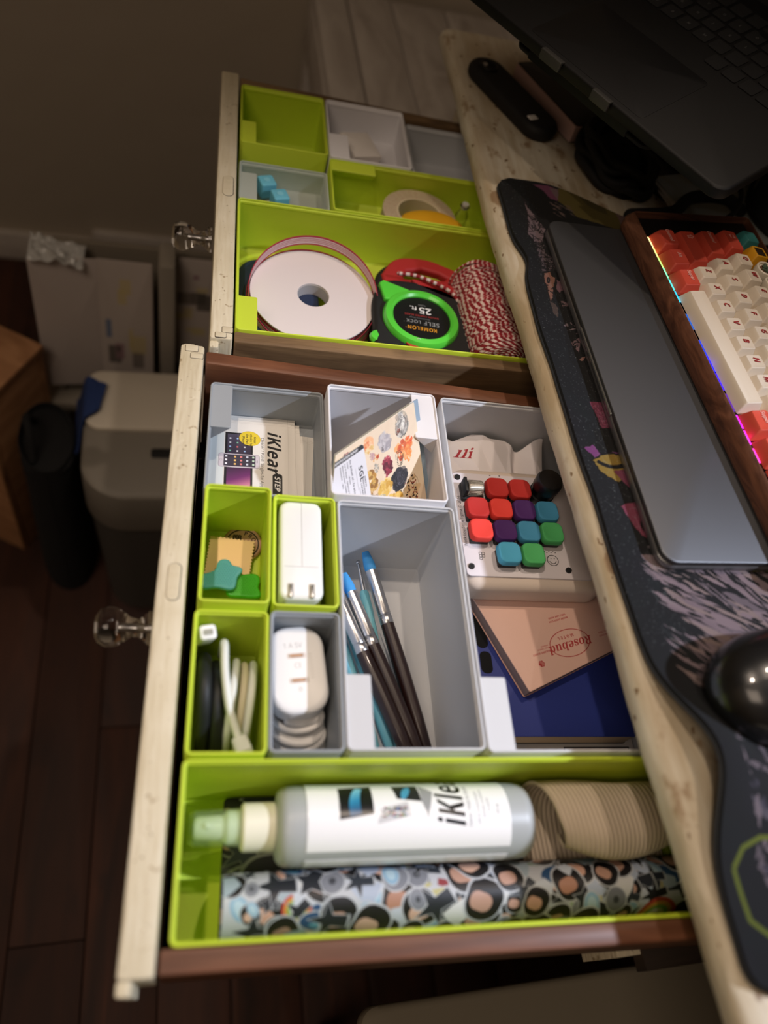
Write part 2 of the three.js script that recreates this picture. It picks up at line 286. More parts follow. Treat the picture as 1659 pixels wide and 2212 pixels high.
// ---------------------------------------------------------------- drawers
function drawer(f, label, vA, vB, uB, yFar, knobV) {
  const t = thing('drawer', label, 'drawer', f, [0, 600, 0]);
  const L = vB - vA, mid = (vA + vB) / 2;
  P(t, 'front', [board(17, 111, L, -5.5, 0, mid, 1.6, true), board(7, 105, 7, -10.5, 3, vB + 3.2, 1.2, true), board(9, 104, 6, -8, 2, vA - 2.6, 1.2, true)], M.paint);
  // joint: tail and pins let into the ends of the front
  const pin = f === 'low' ? [[-6, vA + 4, 9, 6], [-2, vA + 11, 9, 5]] : [[-6, vB - 3.5, 8, 5], [-1, vB - 9.5, 8, 6]];
  P(t, 'dovetail', pin.map(([x, z, w, d], i) => slab(w, d, 1.2, { r: 0.8, b: 0.4 }).translate(x, 110.5 - 0.3 * i, z)), M.paint);
  P(t, 'dovetail_gap', pin.map(([x, z, w, d]) => slab(w + 0.6, d + 0.6, 0.7, { r: 1.0, b: 0.2 }).translate(x, 110.45, z)), M.darkWood);
  // filled lock mortise: a rounded plug with an open joint round it
  const pz = f === 'low' ? -20 : -11, pl = f === 'low' ? 25 : 28, pw = f === 'low' ? 7.6 : 9;
  P(t, 'mortise_joint', [slab(pw + 0.7, pl + 0.7, 0.5, { r: pw / 2, b: 0.1 }).translate(-4, 110.7, pz)], M.darkWood);
  P(t, 'mortise_plug', [slab(pw, pl, 0.9, { r: pw / 2 - 0.4, b: 0.4 }).translate(-4.2, 110.7, pz)], M.paint);
  const side = (v0, v1, h0, h1, wob) => {   // side board whose top edge runs from h0 at the front to h1 at the back
    const g = board(uB - 3, 100, v1 - v0, (uB + 3) / 2 + 1.5, 4, (v0 + v1) / 2, 1.2, false), p = g.attributes.position;
    for (let i = 0; i < p.count; i++) { const u = p.getX(i) / uB; if (p.getY(i) > 60) p.setY(i, p.getY(i) - 104 + lerp(h0, h1, u)); }
    return g;
  };
  P(t, 'side', [side(vB - 12, vB - 1, 108, f === 'low' ? 107 : 106)], f === 'low' ? M.sideWood : M.oldWood);
  P(t, 'side', [side(vA + 2, vA + 14, 108, yFar)], f === 'low' ? M.sideWood : M.oldWood);
  P(t, 'back', [board(10, 92, L - 26, uB + 6, 6, mid, 0.8, true)], M.sideWood);
  P(t, 'bottom', [board(uB - 3, 6, L - 24, uB / 2 + 2, 3, mid, 0.3)], M.darkWood);
  const k = P(t, 'knob', [lathe([[0, 2], [13, 2], [12.5, 5], [8, 9], [6.4, 12], [7.5, 17], [12, 22], [14.2, 27], [14.4, 31], [12.5, 36], [8, 38.5], [0, 39]].map(([a, b]) => [a * 0.9, b * 0.95]), 24, 'x').rotateY(Math.PI)], M.glass, [-14, 68, knobV], null, 'clear glass knob with flat facets');
  P(k, 'screw', [cyl(2, 2, 22, 10).rotateZ(Math.PI / 2)], M.steel, [-2, 0, 0]);
  return t;
}
drawer('low', 'open drawer nearest the viewer, brown wood sides, full of grey, white and lime bins', -217, 186, 352, 94, -8);
drawer('up', 'open drawer farther away, mostly lime bins, holding ribbon and twine', -197, 175, 320, 100, 10);

// ---------------------------------------------------------------- plastic bins
function bin(f, label, mat, [u0, u1, v0, v1], top, floorY, tabs = [], bottom = 615) {
  const w = u1 - u0, d = v1 - v0, h = top - bottom, fl = floorY - bottom;
  const t = thing('storage_bin', label, 'storage bin', f, [(u0 + u1) / 2, bottom, (v0 + v1) / 2]);
  const R = (i, y) => ({ p: rrect(w - 2 * i, d - 2 * i, Math.max(1, 3.8 - i), 5), y });
  P(t, 'shell', loft([R(0.8, 0), R(0, 0.8), R(0, h - 0.7), R(0.25, h - 0.2), R(0.7, h), R(1.1, h), R(1.45, h - 0.3), R(1.5, h - 1.9), R(2.3, h - 2.7), R(2.45, h - 4.2), R(1.5, h - 6), R(1.5, fl + 2.5), R(2, fl + 0.8), R(3.4, fl)], { crease: 0.5 }), mat);
  for (const [cu, cv, w2, d2] of tabs) {       // label ledge in a corner: flat on top, sloping underneath
    const x0 = cu < 0 ? -w / 2 + 1 : w / 2 - 1 - w2, z0 = cv < 0 ? -d / 2 + 1 : d / 2 - 1 - d2, sl = Math.min(w2, d2) * 0.8;
    const low = w2 < d2 ? rrect(2, d2, 0.5, 3, cu < 0 ? x0 + 1.2 : x0 + w2 - 1.2, z0 + d2 / 2) : rrect(w2, 2, 0.5, 3, x0 + w2 / 2, cv < 0 ? z0 + 1.2 : z0 + d2 - 1.2);
    const up = k => rrect(w2 - k, d2 - k, 1.2, 3, x0 + w2 / 2, z0 + d2 / 2);
    P(t, 'label_tab', loft([{ p: low, y: h - 3 - sl }, { p: up(0), y: h - 2.4 }, { p: up(0), y: h - 1.4 }, { p: up(0.8), y: h - 1.1 }], { crease: 0.4 }), mat);
  }
  return t;
}
bin('low', 'grey bin in the far left corner of the near drawer, holding white cleaning wipe packets', M.grey, [9.3, 93, -191, -93.4], 702, 662, [[-1, -1, 15, 40]]);
bin('low', 'white square bin with patterned cards standing in it, tallest of its drawer', M.binWhite, [94, 178.4, -191, -91], 713, 618, [[1, -1, 18, 42]]);
bin('low', 'large white bin at the right, holding a colourful key pad and notebooks', M.light, [184, 346, -193, 82.5], 709, 617, [[-1, 1, 17, 46]]);
bin('low', 'long light grey bin holding paint brushes and turquoise tools', M.light, [98.8, 182.8, -89.6, 81.2], 709, 618, [[-1, 1, 15.5, 45]]);
bin('low', 'small lime green bin holding a gold card and gel shapes', M.lime, [10.4, 53.7, -92, -6.6], 714, 655);
bin('low', 'small lime green bin filled by a white charger brick', M.lime, [55.4, 97.6, -90.6, -7.6], 709, 640);
bin('low', 'small lime green bin holding black and white cables', M.lime, [9.2, 53.6, -3.6, 83], 709, 640);
bin('low', 'small grey bin holding a white oval charger and a coiled white cable', M.grey, [54.4, 97.8, -4.4, 82], 709, 640);
bin('low', 'long lime green bin nearest the viewer, holding a spray bottle and sticker sheets', M.lime, [8.6, 346, 85.2, 173.6], 709, 617);
bin('up', 'empty lime green bin in the far left corner of the farther drawer', M.lime, [5.6, 89.6, -182.5, -84.5], 709, 652, [[-1, 1, 14, 36]]);
bin('up', 'white bin with a small white box in it, far side of the farther drawer', M.binWhite, [91.2, 174, -182.6, -83.5], 709, 672, [[-1, 1, 19, 40]]);
bin('up', 'pale grey empty bin partly under the desk edge in the farther drawer', M.light, [178, 262, -176, -84], 701, 660);
bin('up', 'frosted translucent bin with light blue cubes', M.frost, [5.6, 87.6, -60, -3], 706, 682, [[-1, 1, 15, 40]]);
bin('up', 'wide lime green bin holding rolls of tape, middle of the farther drawer', M.lime, [90.2, 262, -80.5, -3], 709, 664, [[-1, -1, 44, 15]]);
bin('up', 'large lime green bin holding a ribbon spool, tape measure and twine', M.lime, [4.8, 270, -0.8, 161.5], 709, 657, [[-1, 1, 16, 38]]);
// ---------------------------------------------------------------- desk mat with its splashed print
{
  const X0 = 250, X1 = 640, Z0 = -622, Z1 = 40, CW = 1024, CH = 1740;
  const map = canvas(CW, CH, (g) => {
    const r = rng(77), X = x => (x - X0) / (X1 - X0) * CW, Z = z => (z - Z0) / (Z1 - Z0) * CH, S = CW / (X1 - X0);
    g.fillStyle = '#101318'; g.fillRect(0, 0, CW, CH);
    for (let i = 0; i < 900; i++) { g.fillStyle = ['#13171b', '#0d1014', '#161620', '#10191c'][(r() * 4) | 0]; g.globalAlpha = 0.35; g.beginPath(); g.ellipse(r() * CW, r() * CH, 8 + r() * 60, 6 + r() * 30, r() * 3, 0, 7); g.fill(); }
    g.globalAlpha = 1;
    const poly = (c, pts, jit = 0.8, line) => { g.beginPath(); pts.forEach(([x, z], i) => { const n = pts[(i + 1) % pts.length]; for (let k = 0; k < 6; k++) { const a = lerp(x, n[0], k / 6) + (r() - 0.5) * jit, b = lerp(z, n[1], k / 6) + (r() - 0.5) * jit; i + k ? g.lineTo(X(a), Z(b)) : g.moveTo(X(a), Z(b)); } }); g.closePath(); g.fillStyle = c; g.fill(); if (line) { g.strokeStyle = line; g.lineWidth = 3; g.stroke(); } };
    const streak = (c, x, z, ang, L, w) => { const dx = Math.cos(ang), dz = Math.sin(ang); poly(c, [[x, z], [x + dx * L * 0.3 - dz * w, z + dz * L * 0.3 + dx * w], [x + dx * L, z + dz * L], [x + dx * L * 0.4 + dz * w * 0.7, z + dz * L * 0.4 - dx * w * 0.7]], w * 0.5); };
    // black ground of the print, its edge well inside the mat
    poly('#08080a', [[300, -607], [309.5, -605], [321, -591], [344, -565], [420, -540], [640, -560], [640, -190], [330, -196], [302, -205], [298, -240], [300, -290], [297, -330], [305.7, -345.6], [295.8, -342.8], [286.3, -386.6], [291.7, -441.6], [285.7, -448.4], [289.2, -485], [291.4, -526.7], [302.2, -557.8], [299, -588]], 1.6);
    // far corner: pink and olive wedges with a lace border
    poly('#8f4f70', [[309, -605], [323.4, -606], [334.5, -602], [329.6, -584.3], [322.3, -586.1], [317.7, -597.9]], 1); poly('#8f7478', [[325, -603], [334.8, -602], [330, -585]], 1);
    poly('#77692c', [[334.8, -604], [353.3, -604], [380, -600], [410, -590], [450, -586], [450, -548], [382.5, -552], [362.3, -559.3], [343.7, -563.7], [329.6, -584.3]], 1.2);
    poly('#5d5222', [[352, -600], [376, -588], [378, -572], [360, -582]], 1.5); poly('#8a6c66', [[384, -592], [400, -580], [396, -560], [388, -556]], 1.5);
    for (let i = 0; i < 26; i++) streak(i % 2 ? '#8a7068' : '#75635f', 318 + r() * 22, -584 + r() * 20, 0.5 + r() * 0.5, 3 + r() * 6, 0.6 + r() * 0.9);
    // mauve figure with black linework, lace skirt and a salmon face
    const mauve = '#8d7880';
    poly(mauve, [[294.5, -581], [295.7, -570], [299.7, -560.4], [302, -550.3], [306.4, -540.8], [302.8, -533], [298.5, -522.2], [290, -520.8], [288, -527.6], [285.9, -531.6], [289.9, -543.8], [292.3, -556]], 1.0, '#120e12');
    const squig = (x, z, s, w) => { g.strokeStyle = '#0d0b0e'; g.lineWidth = w; g.beginPath(); g.moveTo(X(x), Z(z)); g.bezierCurveTo(X(x + s * (r() - 0.5)), Z(z + s * r()), X(x + s * (r() - 0.5) * 2), Z(z + s * r()), X(x + s * (r() - 0.5) * 2), Z(z + s * 1.2 * r())); g.stroke(); };
    for (let i = 0; i < 34; i++) squig(289 + r() * 14, -565 + r() * 42, 9, 1 + r() * 2);
    poly('#6d5d63', [[291.8, -524], [298.9, -519.4], [297, -508], [304, -503.5], [306, -488.5], [298.2, -487], [288.5, -484], [289.6, -498.6], [289.9, -512.4]], 1);
    for (let i = 0; i < 120; i++) squig(289 + r() * 15, -523 + r() * 37, 4, 1 + r() * 2);
    poly('#a0705f', [[289, -482.4], [296.3, -485.4], [296.2, -479.4], [299.5, -478.5], [294.2, -466], [290.2, -452.7], [286.4, -447.2], [286.7, -456], [287.9, -466.5], [286.7, -471.5]], 0.6, '#120d0c');
    g.strokeStyle = '#14100f'; g.lineWidth = 3; g.beginPath(); g.ellipse(X(291.4), Z(-474), 2.2, 9, 0.3, 0, 7); g.stroke(); for (let i = 0; i < 9; i++) { g.fillStyle = '#1a100e'; g.beginPath(); g.arc(X(288 + r() * 5), Z(-468 + r() * 16), 2, 0, 7); g.fill(); }
    poly('#85606a', [[299.4, -474.6], [303.2, -473.8], [305.2, -466.2], [297.6, -460], [296, -464]], 0.8); poly('#7d6468', [[295.8, -449.6], [306.3, -452.2], [304.9, -447], [296.7, -442.2]], 0.8); for (let i = 0; i < 14; i++) squig(296 + r() * 9, -452 + r() * 9, 3, 1.6);
    poly('#5a4a44', [[285.7, -448.4], [290.1, -446.4], [291.4, -440.3], [288.2, -430], [286, -434.8]], 1);
    streak('#8f7c80', 292.7, -416.6, -0.34, 16, 0.8); streak('#85737a', 298.4, -413, -0.46, 11, 0.7); for (let i = 0; i < 16; i++) { g.fillStyle = '#837278'; g.beginPath(); g.arc(X(292 + r() * 14), Z(-427 + r() * 6), 1 + r() * 2, 0, 7); g.fill(); }
    poly('#8d7076', [[292.8, -403.3], [300, -408.7], [309, -413.1], [300.3, -402.8], [296.6, -393.2], [294.7, -396.5], [297, -401.4], [292.8, -399.8]], 0.6); for (let i = 0; i < 8; i++) squig(293 + r() * 6, -407 + r() * 6, 3, 1.5);
    poly('#a0766c', [[293.8, -385], [298.2, -388.8], [301.7, -389.7], [296.8, -384.2]], 0.6); for (const [a, b] of [[302.7, -381.6], [302.1, -375], [303.6, -369]]) poly('#7f7a70', [[a, b], [a + 3.6, b - 1.4], [a + 4, b + 1], [a + 1, b + 1.4]], 0.4);
    // rose block, black hat, yellow face, rose cloth, rose flower
    poly('#8c405c', [[291, -343], [312, -345], [314, -320], [294, -318]], 1.2);
    poly('#070708', [[286, -318], [318, -322], [322, -302], [284, -298]], 1.5);
    poly('#8d4788', [[273, -301], [282, -304], [286, -296], [306, -299], [310, -288], [282, -288]], 1.2, '#0a0809');
    poly('#a5873a', [[277, -290], [290, -296], [306, -296], [309, -286], [300, -276], [292, -271], [281, -279]], 1.6, '#0a0809');
    g.strokeStyle = '#0a0809'; g.lineWidth = 8; g.beginPath(); g.moveTo(X(281), Z(-289)); g.quadraticCurveTo(X(292), Z(-279), X(308), Z(-290)); g.stroke();
    poly('#0a0809', [[300, -287], [318, -296], [318, -278], [304, -276]], 1.5);
    poly('#8c4560', [[291, -281], [304, -283], [318, -262], [320, -236], [306, -254]], 1.2);
    poly('#8f4059', [[287, -252], [300, -256], [312, -240], [314, -222], [302, -219], [293, -234]], 1.8, '#0a0809');
    g.strokeStyle = '#160a10'; g.lineWidth = 6; for (const k of [5, 9]) { g.beginPath(); g.arc(X(305), Z(-236), k * S * 0.7, 1, 4.4); g.stroke(); }
    poly('#b0913f', [[306, -226], [315, -232], [316, -221], [308, -218]], 1);
    for (let i = 0; i < 900; i++) { g.fillStyle = ['rgba(200,120,150,0.35)', 'rgba(60,20,40,0.35)'][i & 1]; const q = r(); g.fillRect(X(292 + q * 22), Z(q < 0.5 ? -341 + r() * 21 : -276 + r() * 40), 2, 2); }
    // pale rays sweeping across the near part
    for (let i = 0; i < 150; i++) { const a = 0.35 + r() * 0.55, x = 286 + r() * 90, z = -222 + r() * 95 - (x - 286) * 0.1; streak(['#96838a', '#8a7880', '#9a8684', '#786b73'][(r() * 4) | 0], x, z, a, 14 + r() * 46, 1 + r() * 3.6); }
    for (let i = 0; i < 120; i++) { const x = 290 + r() * 110, z = -210 + r() * 110; streak('#0d0d10', x, z, 0.3 + r() * 0.7, 8 + r() * 26, 0.5 + r() * 1.4); }
    poly('#7d7a34', [[366, -214], [420, -218], [420, -196], [372, -202]], 3);
    // near end: broken pale patches, a lime zigzag outline
    for (let i = 0; i < 150; i++) { const x = 296 + r() * 90, z = -128 + r() * 150; streak(['#6f646b', '#5f5963', '#7f7279', '#464250'][(r() * 4) | 0], x, z, -0.5 + r() * 2.2, 6 + r() * 26, 1.2 + r() * 4); }
    for (let i = 0; i < 90; i++) streak('#10121a', 290 + r() * 90, -128 + r() * 150, r() * 3, 6 + r() * 16, 0.6 + r() * 1.6);
    g.strokeStyle = '#6f7a26'; g.lineWidth = 7; g.lineJoin = 'round'; g.beginPath(); [[279, -27], [281, -3], [290, 5], [297, -2], [307, -6], [330, -8]].forEach(([x, z], i) => i ? g.lineTo(X(x), Z(z)) : g.moveTo(X(x), Z(z))); g.stroke();
    g.beginPath(); [[279, -27], [287, -36], [300, -40], [330, -38]].forEach(([x, z], i) => i ? g.lineTo(X(x), Z(z)) : g.moveTo(X(x), Z(z))); g.stroke();
    // dust specks and lint
    for (let i = 0; i < 2600; i++) { g.fillStyle = 'rgba(170,176,170,' + (0.12 + r() * 0.4) + ')'; const k = 0.8 + r() * 1.6; g.fillRect(X(266 + r() * 40), Z(-610 + r() * 460), k, k); }
    for (let i = 0; i < 26; i++) { g.strokeStyle = 'rgba(170,180,176,0.28)'; g.lineWidth = 1.4; const x = 275 + r() * 26, z = -340 + r() * 190; g.beginPath(); g.moveTo(X(x), Z(z)); g.quadraticCurveTo(X(x + 6 * r()), Z(z + 6 * r()), X(x + 10 * r() - 4), Z(z + 12 * r())); g.stroke(); }
  });
  const t = thing('desk_mat', 'dark printed desk mat with pink, mauve and yellow splashes, its front edge curling up', 'desk mat', 'world', [0, 0, 0]);
  const xl = z => 271 + 4 * sstep(-420, -600, z) + 1.6 * N(z * 0.02, 1.7) + 13 * Math.exp(-(((z + 84) / 34) ** 2)) + 5.5 * Math.exp(-(((z + 500) / 17) ** 2)) + (z < -595 ? 15 - Math.sqrt(Math.max(0, 225 - (z + 595) ** 2)) : 0) + (z > 14 ? 15 - Math.sqrt(Math.max(0, 225 - (z - 14) ** 2)) : 0);
  const yy = (x, z) => 753.4 + 20 * Math.exp(-(((z + 80) / 42) ** 2)) * (1 - sstep(0, 66, x - xl(z)));
  const zs = []; for (let k = 0; k <= 130; k++) { const s = k / 130; zs.push(lerp(-609.8, 28.8, s)); }
  const mat = sheet(130, 44, (s, q) => { const z = zs[Math.round(s * 130)], x0 = xl(z), x = lerp(x0, 760, q ** 1.7); return [x, yy(x, z) + 0.8 * N(x * 0.03, z * 0.03) * 0.3, z + 46 * sstep(312, 430, x) * sstep(-470, -610, z)]; }, 3, 0.9);
  { const p = mat.attributes.position, uv = mat.attributes.uv; for (let i = 0; i < p.count; i++) uv.setXY(i, (p.getX(i) - X0) / (X1 - X0), 1 - (p.getZ(i) - Z0) / (Z1 - Z0)); }
  P(t, 'cloth', mat, std(0xb4b4b4, { map, roughness: 1 }));
  const edge = []; for (let k = 0; k <= 130; k++) { const z = zs[k]; edge.push([xl(z) + 0.2, yy(xl(z), z) - 1.2, z]); }
  P(t, 'edge_stitching', [tube(edge, 1.25, { seg: 260, rad: 6 })], std(0x2a2e34, { roughness: 0.7 }));
}
// ---------------------------------------------------------------- closed laptop under the keyboard
{
  const t = thing('closed_laptop', 'closed grey metal laptop lying on the mat under the keyboard', 'laptop', 'lap', [118.8, 753.6, 0]);
  const w = 237.6, d = 337;
  P(t, 'base', [slab(w, d, 7.2, { r: 11, b: 2.4, n: 8 }).translate(0, 2, -1)], std(0x9a9b9e, { metalness: 0.85, roughness: 0.4 }));
  P(t, 'lid', [slab(w, d, 4.2, { r: 11, b: 1.0, n: 8 }).translate(0, 9.5, -1)], std(0x5c5d60, { metalness: 0.8, roughness: 0.46 }));
  P(t, 'gasket', [slab(w - 2.4, d - 2.4, 1, { r: 10, b: 0.2, n: 6 }).translate(0, 8.8, -1)], M.blackMatte);
  P(t, 'finger_notch', [slab(2.6, 88, 3.4, { r: 1.2, b: 1 }).translate(-w / 2 + 0.4, 7.6, 0.5)], std(0xb9bbbd, { metalness: 0.9, roughness: 0.25 }));
  for (const [x, z] of [[-95, -145], [95, -145], [-95, 145], [95, 145]]) P(t, 'foot', [cyl(7, 6, 2, 18).translate(x, 0, z)], M.black);
}
// ---------------------------------------------------------------- keyboard
{
  const U = 19.6, t = thing('mechanical_keyboard', 'mechanical keyboard in a dark walnut case with red and cream keycaps and coloured lights', 'keyboard', 'kb', [0, 767.6, 0]);
  const z0 = -176, z1 = 190, xd = 126, cz = (z0 + z1) / 2, tilt = x => 0.055 * x;
  const R = (i, y, j = 0) => ({ p: rrect(xd - 2 * i, z1 - z0 - 2 * i, 9 - Math.min(6, i), 6, xd / 2 - 3, cz), y: (x) => y + (y > 3 ? tilt(x) : 0) });
  P(t, 'case', loft([R(2, 0), R(0.6, 0.5), R(0, 2), R(0, 9.5), R(0.5, 11), R(4.2, 16.5), R(5.4, 17.6), R(6.2, 17.4), R(6.4, 15), R(6.4, 10)], { crease: 0.35, swap: true }), M.walnut);
  P(t, 'key_plate', [board(xd - 14, 1.4, z1 - z0 - 14, xd / 2 - 3, 10.4, cz, 0.2).rotateZ(0.055)], M.black);
  const hot = ['#fff2a0', '#f4ff8a', '#b8ff7a', '#7dffb0', '#45f0e6', '#1fb8e8', '#1a7bff', '#1240ff', '#1a1aff', '#3a10ff', '#8a20ff', '#e020ff', '#ff30e8', '#ff40c8'];
  const zh = [-132, -119, -106, -94, -80, -66, -38, -10, 6, 24, 44, 62, 76, 92], on = [1, 1, 1, 1, 1, 1, 0.35, 0.5, 1, 0.7, 0.25, 1, 1, 1];
  hot.forEach((c, i) => P(t, 'light_emitter', [slab(2.2, i > 5 && i < 11 ? 17 : 12.6, 1.2, { r: 0.5, b: 0.3 }).translate(4.9, 15.3, zh[i])], std(0x111111, { emissive: c, emissiveIntensity: 1.8 * on[i] })));
  for (const [i, p] of [[1, 0.00004], [4, 0.00004], [8, 0.00003], [12, 0.00008]]) { const l = new THREE.PointLight(hot[i], p, 0.2, 2); l.position.set(0.0049, 0.0172, zh[i] / 1000); l.shadow.radius = 0.2; l.name = 'key_light'; t.add(l); }
  const red = phy(0xcc4a36, { roughness: 0.6 }), cream = phy(0xdcd0be, { roughness: 0.5 }), ink = std(0x9c2226, { roughness: 0.6 }), pale = std(0xf0b0a4, { roughness: 0.6 });
  const prof = [[9.6, 0.10, 1.0], [9.2, 0.05, 1.2], [10.2, -0.02, 1.4], [12, -0.1, 1.6], [12.4, -0.14, 1.6]];
  const cache = {};
  const cap = (row, wu) => cache[row + '_' + wu] ??= (() => {
    const [h, sl, off] = prof[row], w = wu * U - 0.9, dep = U - 0.9;
    const q = (k, y, dish = 0, jx = 0) => ({ p: rrect(dep - k, w - k, 1.6, 4, jx, 0), y: (x, z) => y + (y > 4 ? sl * x : 0) - dish });
    return loft([q(0, 0), q(0.4, 0.6), q(3.4, h * 0.62, 0, off * 0.5), q(5.6, h - 0.5, 0, off), q(6.6, h, 0.0, off), q(9.5, h, 0.35, off), q(13, h, 0.6, off)], { crease: 0.42 });
  })();
  const place = (row, z, wu, mat, text, kind) => {
    const x = (row + 0.5) * U + 5.8, [h, sl, off] = prof[row], y = 15.4 + tilt(x) - 0.2, zc = z + wu * U / 2;
    const k = P(t, 'keycap', cap(row, wu), mat, [x, y, zc]);
    if (text) {
      const size = text.length > 1 ? 3.0 : 4.7, it = 0.22;
      const g = new TextGeometry(text, { font, size, depth: 0.12, curveSegments: 4, bevelEnabled: false }); g.computeBoundingBox(); const bb = g.boundingBox;
      const m = new THREE.Matrix4().set(0, 1, 0, 0, 0, 0, 1, 0, 1, it, 0, 0, 0, 0, 0, 1); g.translate(-(bb.min.x + bb.max.x) / 2, -(bb.min.y + bb.max.y) / 2, 0); g.applyMatrix4(m); g.computeVertexNormals();
      const lx = off + 1.6; P(k, 'legend', [g.rotateZ(Math.atan(sl))], text.length > 1 ? pale : ink, [lx, h + sl * lx - 0.12, text.length > 1 ? -wu * U / 2 + 10 : -1.4]);
    }
    if (kind === 'arrow') { const g = extrude(shapeOf([[3, 0], [0, 3], [0, 1.4], [-3, 1.4], [-3, -1.4], [0, -1.4], [0, -3]], false, [[[2.1, 0], [0.5, 1.8], [0.5, 0.8], [-2.4, 0.8], [-2.4, -0.8], [0.5, -0.8], [0.5, -1.8]]]), 0.14, 0); P(k, 'legend', [g.rotateZ(Math.atan(sl))], pale, [off + 2, h + sl * 3.2 - 0.12, -wu * U / 2 + 10]); }
    if (kind === 'tab') { const a = [[-2.4, 0.4], [1, 0.4], [1, 1.6], [2.6, 0], [1, -1.6], [1, -0.4], [-2.4, -0.4]].map(([p, q]) => [q, p]); const g = [extrude(shapeOf(a.map(([x, zz]) => [x + 2, zz])), 0.14, 0), extrude(shapeOf(a.map(([x, zz]) => [-x - 2, -zz])), 0.14, 0)]; P(k, 'legend', g.map(q => q.rotateZ(Math.atan(sl))), pale, [off + 1, h + sl * 2 - 0.12, -wu * U / 2 + 10]); }
    return k;
  };
  const S = -140.8;
  place(0, S, 1.25, red, 'Control'); place(0, S + 1.25 * U, 1.25, red, 'Alt'); place(0, S + 2.5 * U, 1.25, red, 'Super'); place(0, S + 3.75 * U, 6.25, cream); place(0, S + 10 * U, 1.25, red, 'Super'); place(0, S + 11.25 * U, 1.25, red, 'Fn'); place(0, S + 12.5 * U, 1.25, red, 'Ctrl'); place(0, S + 13.75 * U, 1.25, red, 'End');
  place(1, S, 2.25, red, null, 'arrow'); 'ZXCVBNM,./'.split('').forEach((c, i) => place(1, S + (2.25 + i) * U, 1, cream, c));
  place(2, S, 1.75, red, 'Control'); place(1, S + 12.25 * U, 2.75, red, 'Shift'); 'ASDFGHJKL;'.split('').forEach((c, i) => place(2, S + (1.75 + i) * U, 1, cream, c));
  place(3, S, 1.5, red, null, 'tab'); place(2, S + 11.75 * U, 1, cream, "'"); place(2, S + 12.75 * U, 2.25, red, 'Enter'); 'QWERTYUIOP[]'.split('').forEach((c, i) => place(3, S + (1.5 + i) * U, 1, cream, c));
  place(3, S + 13.5 * U, 1.5, red, 'Del'); '4567890-='.split('').forEach((c, i) => place(4, S + (4 + i) * U, 1, cream, c)); place(4, S + 13 * U, 2, red, 'Back');
  // far row: plain stand-ins for the ornamental caps
  const k0 = place(4, S, 1, phy(0x2f7a78, { roughness: 0.6 })); k0.userData.label = 'plain teal keycap';
  const k1 = place(4, S + U, 1, phy(0xd59a1c, { roughness: 0.5 })); k1.userData.label = 'plain yellow keycap with a dark printed square';
  P(k1, 'printed_square', [slab(9.5, 9.5, 0.2, { r: 0.6, b: 0.05 }).rotateZ(Math.atan(prof[4][1]))], std(0x4a3a22, { map: canvas(64, 64, (g) => { const r = rng(4); g.fillStyle = '#8a6a2a'; g.fillRect(0, 0, 64, 64); for (let i = 0; i < 40; i++) { g.fillStyle = ['#2a2018', '#c49430', '#4a3a28'][i % 3]; g.fillRect(r() * 64, r() * 64, 4 + r() * 10, 4 + r() * 10); } }) }), [1.6, prof[4][0] - 0.55, 0]);
  // two bowl shaped caps planted with tiny stones and leaves
  for (const [i, round] of [[2, true], [3, false]]) {
    const x = 4.5 * U + 5.8, y = 15.4 + tilt(x), zc = S + (i + 0.5) * U; const sh = phy(0xe4dccb, { roughness: 0.4 });
    const bowl = round ? lathe([[0, 0], [7, 0.2], [9.2, 3], [9.6, 7], [9, 10.5], [8.2, 11], [7.4, 10.6], [7.2, 9], [0, 8.6]], 32) : loft([{ p: rrect(14, 14, 4), y: 0 }, { p: rrect(18, 18, 5), y: 3 }, { p: rrect(18.6, 18.6, 5), y: 8 }, { p: rrect(17.6, 17.6, 4.5), y: 10.6 }, { p: rrect(16, 16, 4), y: 11 }, { p: rrect(14.6, 14.6, 3.5), y: 10.4 }, { p: rrect(14.2, 14.2, 3.5), y: 8.6 }], { crease: 0.6 });
    const b = P(t, 'keycap', bowl, sh, [x, y, zc], null, round ? 'round cream planter keycap' : 'square cream planter keycap');
    const r = rng(50 + i), leaves = [], stones = [];
    for (let k = 0; k < 9; k++) { const a = k * 2.4, q = new THREE.SphereGeometry(1, 8, 6); q.scale(1.5, 0.9, 2.8); q.rotateX(-0.5); q.translate(0, 0, 2.2); q.rotateY(a); q.translate((r() - 0.5) * 3, 9.8 + r(), (r() - 0.5) * 3); leaves.push(q); }
    for (let k = 0; k < 14; k++) { const a = k * 2.4, d = 4 + r() * 2.2, q = new THREE.IcosahedronGeometry(1 + r() * 0.5, 0); q.translate(Math.cos(a) * d, 9.2, Math.sin(a) * d); stones.push(q); }
    P(b, 'succulent_leaf', leaves, std(0x4f5f4c, { roughness: 0.6 })); P(b, 'pebble', stones, std(0x7d5a42, { roughness: 0.8 }));
  }
}
